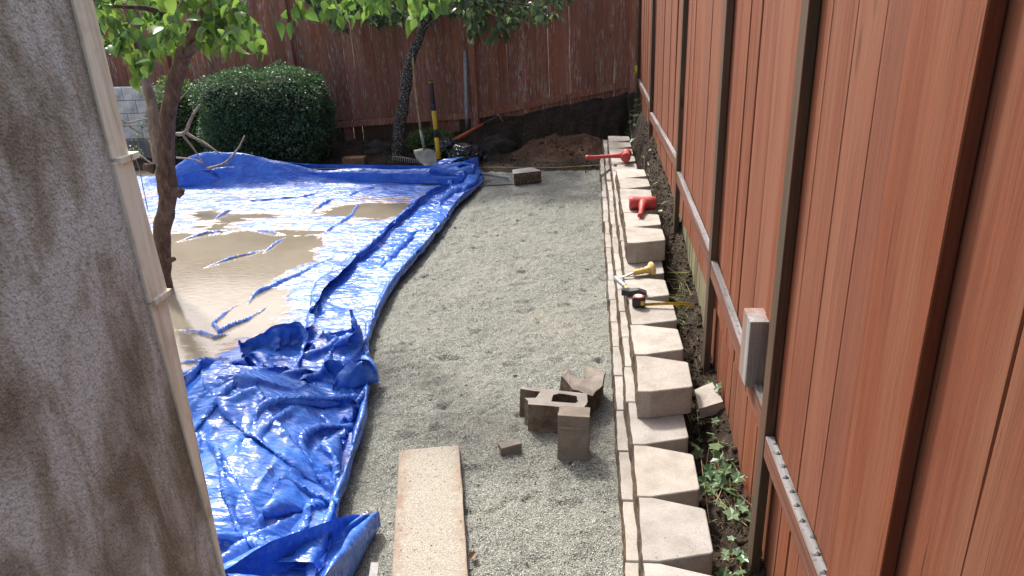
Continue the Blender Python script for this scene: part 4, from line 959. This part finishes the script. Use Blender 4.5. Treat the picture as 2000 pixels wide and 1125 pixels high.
# boulders
def boulder(label, c, s, seed):
    bm = bmesh.new(); bmesh.ops.create_icosphere(bm, subdivisions=4, radius=1)
    for v in bm.verts:
        n = mnoise.noise(v.co * 1.3 + Vector((seed, 0, 0))) * .35 + mnoise.noise(v.co * 4 + Vector((seed, 0, 0))) * .10; v.co = Vector((v.co.x * s[0], v.co.y * s[1], v.co.z * s[2])) * (1 + n)
    me = bpy.data.meshes.new('boulder'); bm.to_mesh(me); bm.free(); me.shade_smooth(); me.materials.append(M['rock']); o = share('boulder', me, None, c); tag(o, label, 'boulder')
boulder('rounded dark boulder left of the far tree trunk', (-3.72, 11.75, .05), (.26, .2, .17), 1)
boulder('large dark boulder at the foot of the bank right of the garbage bag', (-1.72, 11.6, .06), (.30, .22, .22), 4)

# ------------------------------------------------------------------ tools on the wall
def orient(a, b):
    d = (Vector(b) - Vector(a)); return Matrix.Translation(Vector(a)) @ d.to_track_quat('Z', 'Y').to_matrix().to_4x4(), d.length
def wallx(y, x): return x
# long handled red dead blow hammer
t = thing('sledge_hammer', 'long handled red dead blow hammer lying across the far wall blocks', 'hammer', (0, 8.78, .5))
a, b = (-.235, -.02, .045), (.20, .02, .055); Mx, L_h = orient(a, b); mb = MB()
mb.lathe([(.018, 0), (.030, .004), (.030, .035), (.024, .045), (.021, .10), (.022, L_h * .7), (.030, L_h * .92), (.034, L_h)], Mx, 14); mb.build('handle', M['red_rubber'], t, True)
Mx, L_h = orient((.235, -.125, .058), (.255, .125, .058)); mb = MB(); mb.lathe([(.045, 0), (.056, .006), (.058, .03), (.050, .045), (.048, .125), (.050, .205), (.058, .22), (.058, .244), (.050, L_h)], Mx, 18); mb.build('head', M['red_rubber'], t, True)
# short mallet
t = thing('mallet', 'short red rubber mallet with its handle toward the camera on the raised course', 'mallet', (.325, 6.27, .638))
Mx, L_h = orient((-.118, .0, .062), (.112, -.004, .058)); mb = MB(); mb.lathe([(.048, 0), (.056, .005), (.056, .038), (.053, .115), (.056, .15), (.056, L_h - .005), (.048, L_h)], Mx, 20); mb.build('head', M['red_rubber'], t, True)
Mx, L_h = orient((-.002, -.03, .055), (-.035, -.275, .026)); mb = MB(); mb.lathe([(.052, 0), (.040, .03), (.027, .08), (.021, .14), (.020, L_h - .015), (.024, L_h - .008), (.020, L_h)], Mx, 14); mb.build('handle', M['red_rubber'], t, True)
# brick bolster chisel
t = thing('brick_chisel', 'brick chisel with cream hand guard lying on a block below the taller course', 'chisel', (.21, 5.12, .472))
Mx, L_h = orient((-.005, -.02, .030), (.125, .040, .038)); mb = MB(); mb.lathe([(.016, -.002), (.021, .003), (.022, .02), (.018, .03), (.024, .045), (.019, .06), (.025, .075), (.020, .09), (.026, .105), (.028, L_h * .88), (.040, L_h * .95), (.055, L_h + .006), (.054, L_h + .016), (.030, L_h + .022)], Mx, 18); mb.build('grip', M['yellow_grip'], t, True)
mb = MB(); mb.tube([(-.003, -.02, .030), (-.045, -.037, .018)], .008, 8); mb.add([(-.045, -.047, .022), (-.045, -.030, .022), (-.045, -.030, .012), (-.045, -.047, .012), (-.125, -.078, .006), (-.115, -.038, .006), (-.115, -.038, .003), (-.125, -.078, .003)], [(0, 1, 2, 3), (0, 4, 5, 1), (3, 2, 6, 7), (0, 3, 7, 4), (1, 5, 6, 2), (4, 7, 6, 5)]); mb.build('blade', M['steel'], t)
# stone hammer
t = thing('stone_hammer', 'dark headed hammer with worn grey handle hanging over the wall edge', 'hammer', (.20, 4.76, .472))
mb = MB()
V = [(-.085, -.026, .004), (-.085, .026, .004), (-.085, .026, .050), (-.085, -.026, .050), (-.03, -.028, .002), (-.03, .028, .002), (-.03, .028, .040), (-.03, -.028, .040), (.03, -.024, .004), (.03, .024, .004), (.03, .024, .048), (.03, -.024, .048), (.088, -.034, .014), (.088, .032, .014), (.088, .032, .024), (.088, -.034, .024)]
for i in range(3): 
    for q in range(4): mb.F.append((4 * i + q, 4 * i + (q + 1) % 4, 4 * i + 4 + (q + 1) % 4, 4 * i + 4 + q))
mb.V = V; mb.F += [(3, 2, 1, 0), (12, 13, 14, 15)]; mb.build('head', M['dark_iron'], t, bev=.005)
Mx, L_h = orient((-.035, .026, .030), (-.125, .30, .012)); mb = MB(); mb.lathe([(.013, 0), (.013, .06)], Mx, 10); mb.build('handle_neck', M['yellow_grip'], t, True)
mb = MB(); mb.lathe([(.013, .06), (.018, .08), (.019, .2), (.018, L_h - .01), (.012, L_h)], Mx, 12); mb.build('handle', M['galv'], t, True)
# tape measure
t = thing('tape_measure', 'black tape measure with its yellow blade run out to the fence post', 'tape measure', (.225, 4.56, .472), (0, 0, -.03))
mb = MB(); mb.box(-.044, .044, -.024, .024, 0, .075); mb.build('case', M['black'], t, bev=.014, seg=3)
mb = MB(); mb.lathe([(.0, 0), (.034, 0), (.034, .004), (.0, .005)], Matrix.Translation((-.002, -.0, .0745)), 20); mb.build('badge_ring', M['red_paint'], t)
mb = MB(); mb.lathe([(.0, 0), (.023, 0), (.023, .002), (.0, .002)], Matrix.Translation((-.002, 0, .0795)), 20); mb.build('badge', M['white'], t)
mb = MB(); mb.box(.012, .038, -.0265, -.0235, .02, .05); mb.build('side_panel', M['yellow'], t, bev=.002)
bl = []; nbl = 12; V = []; Fc = []
for i in range(nbl + 1):
    x_ = .044 + (.36 - .044) * i / nbl; z_ = .006 + .012 * math.sin(i / nbl * 2.6)
    V += [(x_, -.008, z_ + .024), (x_, .003, z_ + .014), (x_, .000, z_)]
for i in range(nbl): Fc += [(3 * i, 3 * i + 3, 3 * i + 4, 3 * i + 1), (3 * i + 1, 3 * i + 4, 3 * i + 5, 3 * i + 2)]
o = mesh('blade', V, Fc, M['yellow'], t); md = o.modifiers.new('solid', 'SOLIDIFY'); md.thickness = .0012
mb = MB()
for i in range(1, 16):
    x_ = .05 + i * .02; z_ = .006 + .012 * math.sin((x_ - .044) / .316 * 2.6); mb.box(x_, x_ + .002, -.0100, -.0085, z_ + .012, z_ + .022)
o = mb.build('blade_marks', M['black'], t); o['kind'] = 'stuff'
# wooden sticks and clamp near the far end
o = MB(); o.tube([(-.045, 8.72, .33), (.125, 8.62, .485)], .016, 5); o = o.build('wood_stake', M['grey_wood'], None); tag(o, 'short grey stick poking out over the wall edge near the big red hammer', 'stick')
t = thing('line_stake', 'small dark steel stake with hook in the gravel under the red hammer handle', 'stake', (-.27, 10.2, 0))
mb = MB(); mb.tube([(0, 0, -.05), (0, 0, .22)], .010, 6); mb.build('rod', M['dark_iron'], t)
mb = MB(); mb.tube([(0, 0, .10), (.035, -.01, .10), (.045, -.01, .05), (.02, -.01, .03)], .008, 6); mb.build('hook', M['dark_iron'], t)

# ------------------------------------------------------------------ tools at the back
t = thing('shovel', 'long wooden handled shovel leaning on the far tree with its blade in the soil', 'shovel', (-2.62, 10.85, 0))
base = Vector((0, 0, .0)); topp = aty(806, 112, 11.25) - t.location; neck = aty(822, 258, 10.98) - t.location; sock = aty(829, 292, 10.9) - t.location
mb = MB(); mb.tube(smooth_path([neck, (neck + topp) / 2 + Vector((-.01, 0, 0)), topp], 5), [.021] * 9 + [.019, .016], 10); mb.build('handle', M['handle_wood'], t, True)
mb = MB(); mb.tube([sock, neck + Vector((0, 0, .03))], [.026, .023], 10); mb.build('socket', M['dull_steel'], t, True)
V = []; Fc = []; cols, rows_ = 8, 8
c0 = sock; tipw = aty(843, 326, 10.72) - t.location
for j in range(rows_ + 1):
    v = j / rows_; wd = .165 * (1 if v < .35 else math.sqrt(max(0, 1 - ((v - .35) / .65) ** 2))) + .004
    if v < .06: wd = .155
    for i in range(cols + 1):
        u_ = i / cols * 2 - 1; p = c0.lerp(tipw, v) + Vector((u_ * wd, .05 * u_ * u_ * -1 * (1 if v else 1), .02 * (1 - abs(u_)) * (1 - v)))
        V.append(tuple(p))
for j in range(rows_):
    for i in range(cols): a = j * (cols + 1) + i; Fc.append((a, a + 1, a + cols + 2, a + cols + 1))
o = mesh('blade', V, Fc, M['dull_steel'], t, True); md = o.modifiers.new('solid', 'SOLIDIFY'); md.thickness = .004
# digging bar, black and yellow
t = thing('digging_bar', 'upright black and yellow banded digging bar standing in the tarp corner', 'digging bar', (-2.38, 10.6, 0)); 
A0 = aty(859, 332, 10.62) - t.location; A1 = aty(841, 157, 10.75) - t.location
for nm, f0, f1, r0, mt in (('lower_grip', 0, .13, .03, 'black'), ('yellow_band', .13, .37, .034, 'yellow'), ('middle_grip', .37, .46, .031, 'black'), ('yellow_band', .46, .67, .034, 'yellow'), ('collar', .67, .75, .036, 'black'), ('upper_grip', .75, .975, .034, 'black'), ('end_ring', .975, .985, .036, 'yellow'), ('end_cap', .985, 1.0, .034, 'black')):
    mb = MB(); mb.tube([A0.lerp(A1, f0), A0.lerp(A1, f1)], r0, 12); o = mb.build(nm, M[mt], t, True)
    md = o.modifiers.new('bevel', 'BEVEL'); md.width = .003; md.limit_method = 'ANGLE'
# grey pipe leaning on far fence
t = aty(912, 252, 12.1); p2 = aty(908, 98, 12.33); mb = MB(); mb.tube([t, t.lerp(p2, .2), t.lerp(p2, .85), p2], [.026, .034, .034, .020], 10); o = mb.build('steel_pipe', M['galv'], None, True); tag(o, 'grey metal pole leaning on the far fence beside its post', 'pole')
# orange handled pick
t = thing('pickaxe', 'orange handled pick propped up the bank behind the garbage bag', 'pickaxe', tuple(aty(885, 275, 11.3)))
a = Vector((0, 0, 0)); b = aty(944, 242, 11.6) - t.location; c = aty(975, 227, 11.7) - t.location
mb = MB(); mb.tube([a, b], [.03, .024], 10); mb.build('handle', M['orange_wood'], t, True)
mb = MB(); mb.tube([b, c], [.018, .02], 8); mb.build('shaft', M['dark_iron'], t, True)
mb = MB(); mb.tube(smooth_path([c + Vector((-.05, 0, .03)), c, c + Vector((.06, 0, -.10))], 3), [.008, .014, .02, .022, .018, .012, .006], 6); mb.build('head', M['brick'], t, True)
# mattock lying in front of the boulder
t = thing('garden_hoe', 'old hoe with pale handle lying against the boulder by the garbage bag', 'hoe', tuple(aty(885, 293, 11.1)))
b = aty(950, 308, 10.95) - t.location; mb = MB(); mb.tube([(0, 0, 0), b], [.02, .018], 8); mb.build('handle', M['dull_steel'], t, True)
mb = MB(); mb.tube([b + Vector((0, 0, .05)), b + Vector((.01, 0, -.02)), b + Vector((-.01, -.03, -.12))], [.014, .02, .012], 6); mb.build('head', M['dark_iron'], t, True)
# leaf rake tines
t = thing('garden_rake', 'rusty rake head half buried in soil below the far tree', 'rake', (-3.05, 10.98, .05)); mb = MB(); mb.tube([(-.24, .10, .05), (.0, 0, .045), (.24, -.16, .03)], .010, 6); mb.build('bar', M['dull_steel'], t, True)
for k in range(14):
    f = k / 13; x_ = -.24 + .48 * f; y_ = .10 - .26 * f; mb = MB(); mb.tube([(x_, y_, .045), (x_ + .01, y_ - .03, .05), (x_ + .015, y_ - .06, 0)], .006, 5); mb.build('tine', M['dull_steel'], t)
# string line and straight edge
o = MB(); o.tube([aty(520, 331, 10.36), aty(860, 326, 10.36), aty(1090, 327, 10.2), aty(1172, 322, 10.1)], .0045, 5); o = o.build('string_line', M['string'], None); tag(o, 'thin yellow mason line stretched across the yard behind the tarp', 'string')
mb = MB(); a, b = Vector((-2.28, 10.22, .13)), Vector((-1.30, 9.83, .05)); Mx, L_h = orient(a, b); mb.box(-.018, .018, -.004, .004, 0, L_h, Mx); mb.box(-.018, -.011, -.03, -.004, 0, L_h, Mx); o = mb.build('metal_bar', M['galv'], None); tag(o, 'thin grey metal angle bar resting on the tarp and gravel near the far block', 'metal bar')
o = MB(); o.tube([(-1.72, 9.45, .03), (-1.22, 9.55, .028)], .010, 6); o = o.build('steel_rod', M['dark_iron'], None); tag(o, 'thin dark rod on the gravel just left of the far block', 'rod')
mb = MB(); o = mb; mb.tube([aty(1242, 146, 12.2), aty(1242, 128, 12.25)], [.02, .028], 8); o = mb.build('handle_grip', M['yellow'], None, True); tag(o, 'yellow tool grip standing in the far fence corner', 'tool handle')
# garbage bag
def bag(label, c, s, seed):
    bm = bmesh.new(); bmesh.ops.create_icosphere(bm, subdivisions=5, radius=1)
    for v in bm.verts:
        q = v.co.copy(); n = .22 * mnoise.noise(q * 1.6 + Vector((seed, 0, 0))); r_ = 1 - abs(mnoise.noise(q * 3.3 + Vector((0, seed, 0)))) * 1.1; n += .20 * r_ - .14 + .10 * (1 - abs(mnoise.noise(q * 8 + Vector((0, 0, seed)))) * 2)
        v.co = Vector((q.x * s[0], q.y * s[1], q.z * s[2])) * (1 + n)
    me = bpy.data.meshes.new('garbage_bag'); bm.to_mesh(me); bm.free(); me.shade_smooth(); me.materials.append(M['bag']); tag(share('garbage_bag', me, None, c), label, 'garbage bag')
bag('crumpled black plastic bag just right of the digging bar', (-2.12, 11.0, .12), (.24, .2, .17), 2)
bag('smaller black plastic bag slumped behind the shovel and digging bar', (-2.46, 11.3, .17), (.20, .16, .15), 6)
# stray leaves on gravel
me = bpy.data.meshes.new('fallen_leaf'); V, Fc = leaf_shape(1, .4, .1, .5); me.from_pydata([tuple(v) for v in V], [], Fc); me.materials.append(M['dry'])
for (x_, y_, lb) in ((-.52, 5.28, 'curled dry brown leaf lying in the middle of the gravel'), (-.62, 2.66, 'dry leaf lying on the gravel right of the plank'), (-1.0, 7.9, 'dry leaf on the far part of the gravel')):
    tag(share('fallen_leaf', me, None, (x_, y_, float(gravel_h(np.array(x_), np.array(y_))) + .012), (.2, .2, rnd.uniform(0, 6)), (.05, .05, .05)), lb, 'leaf')
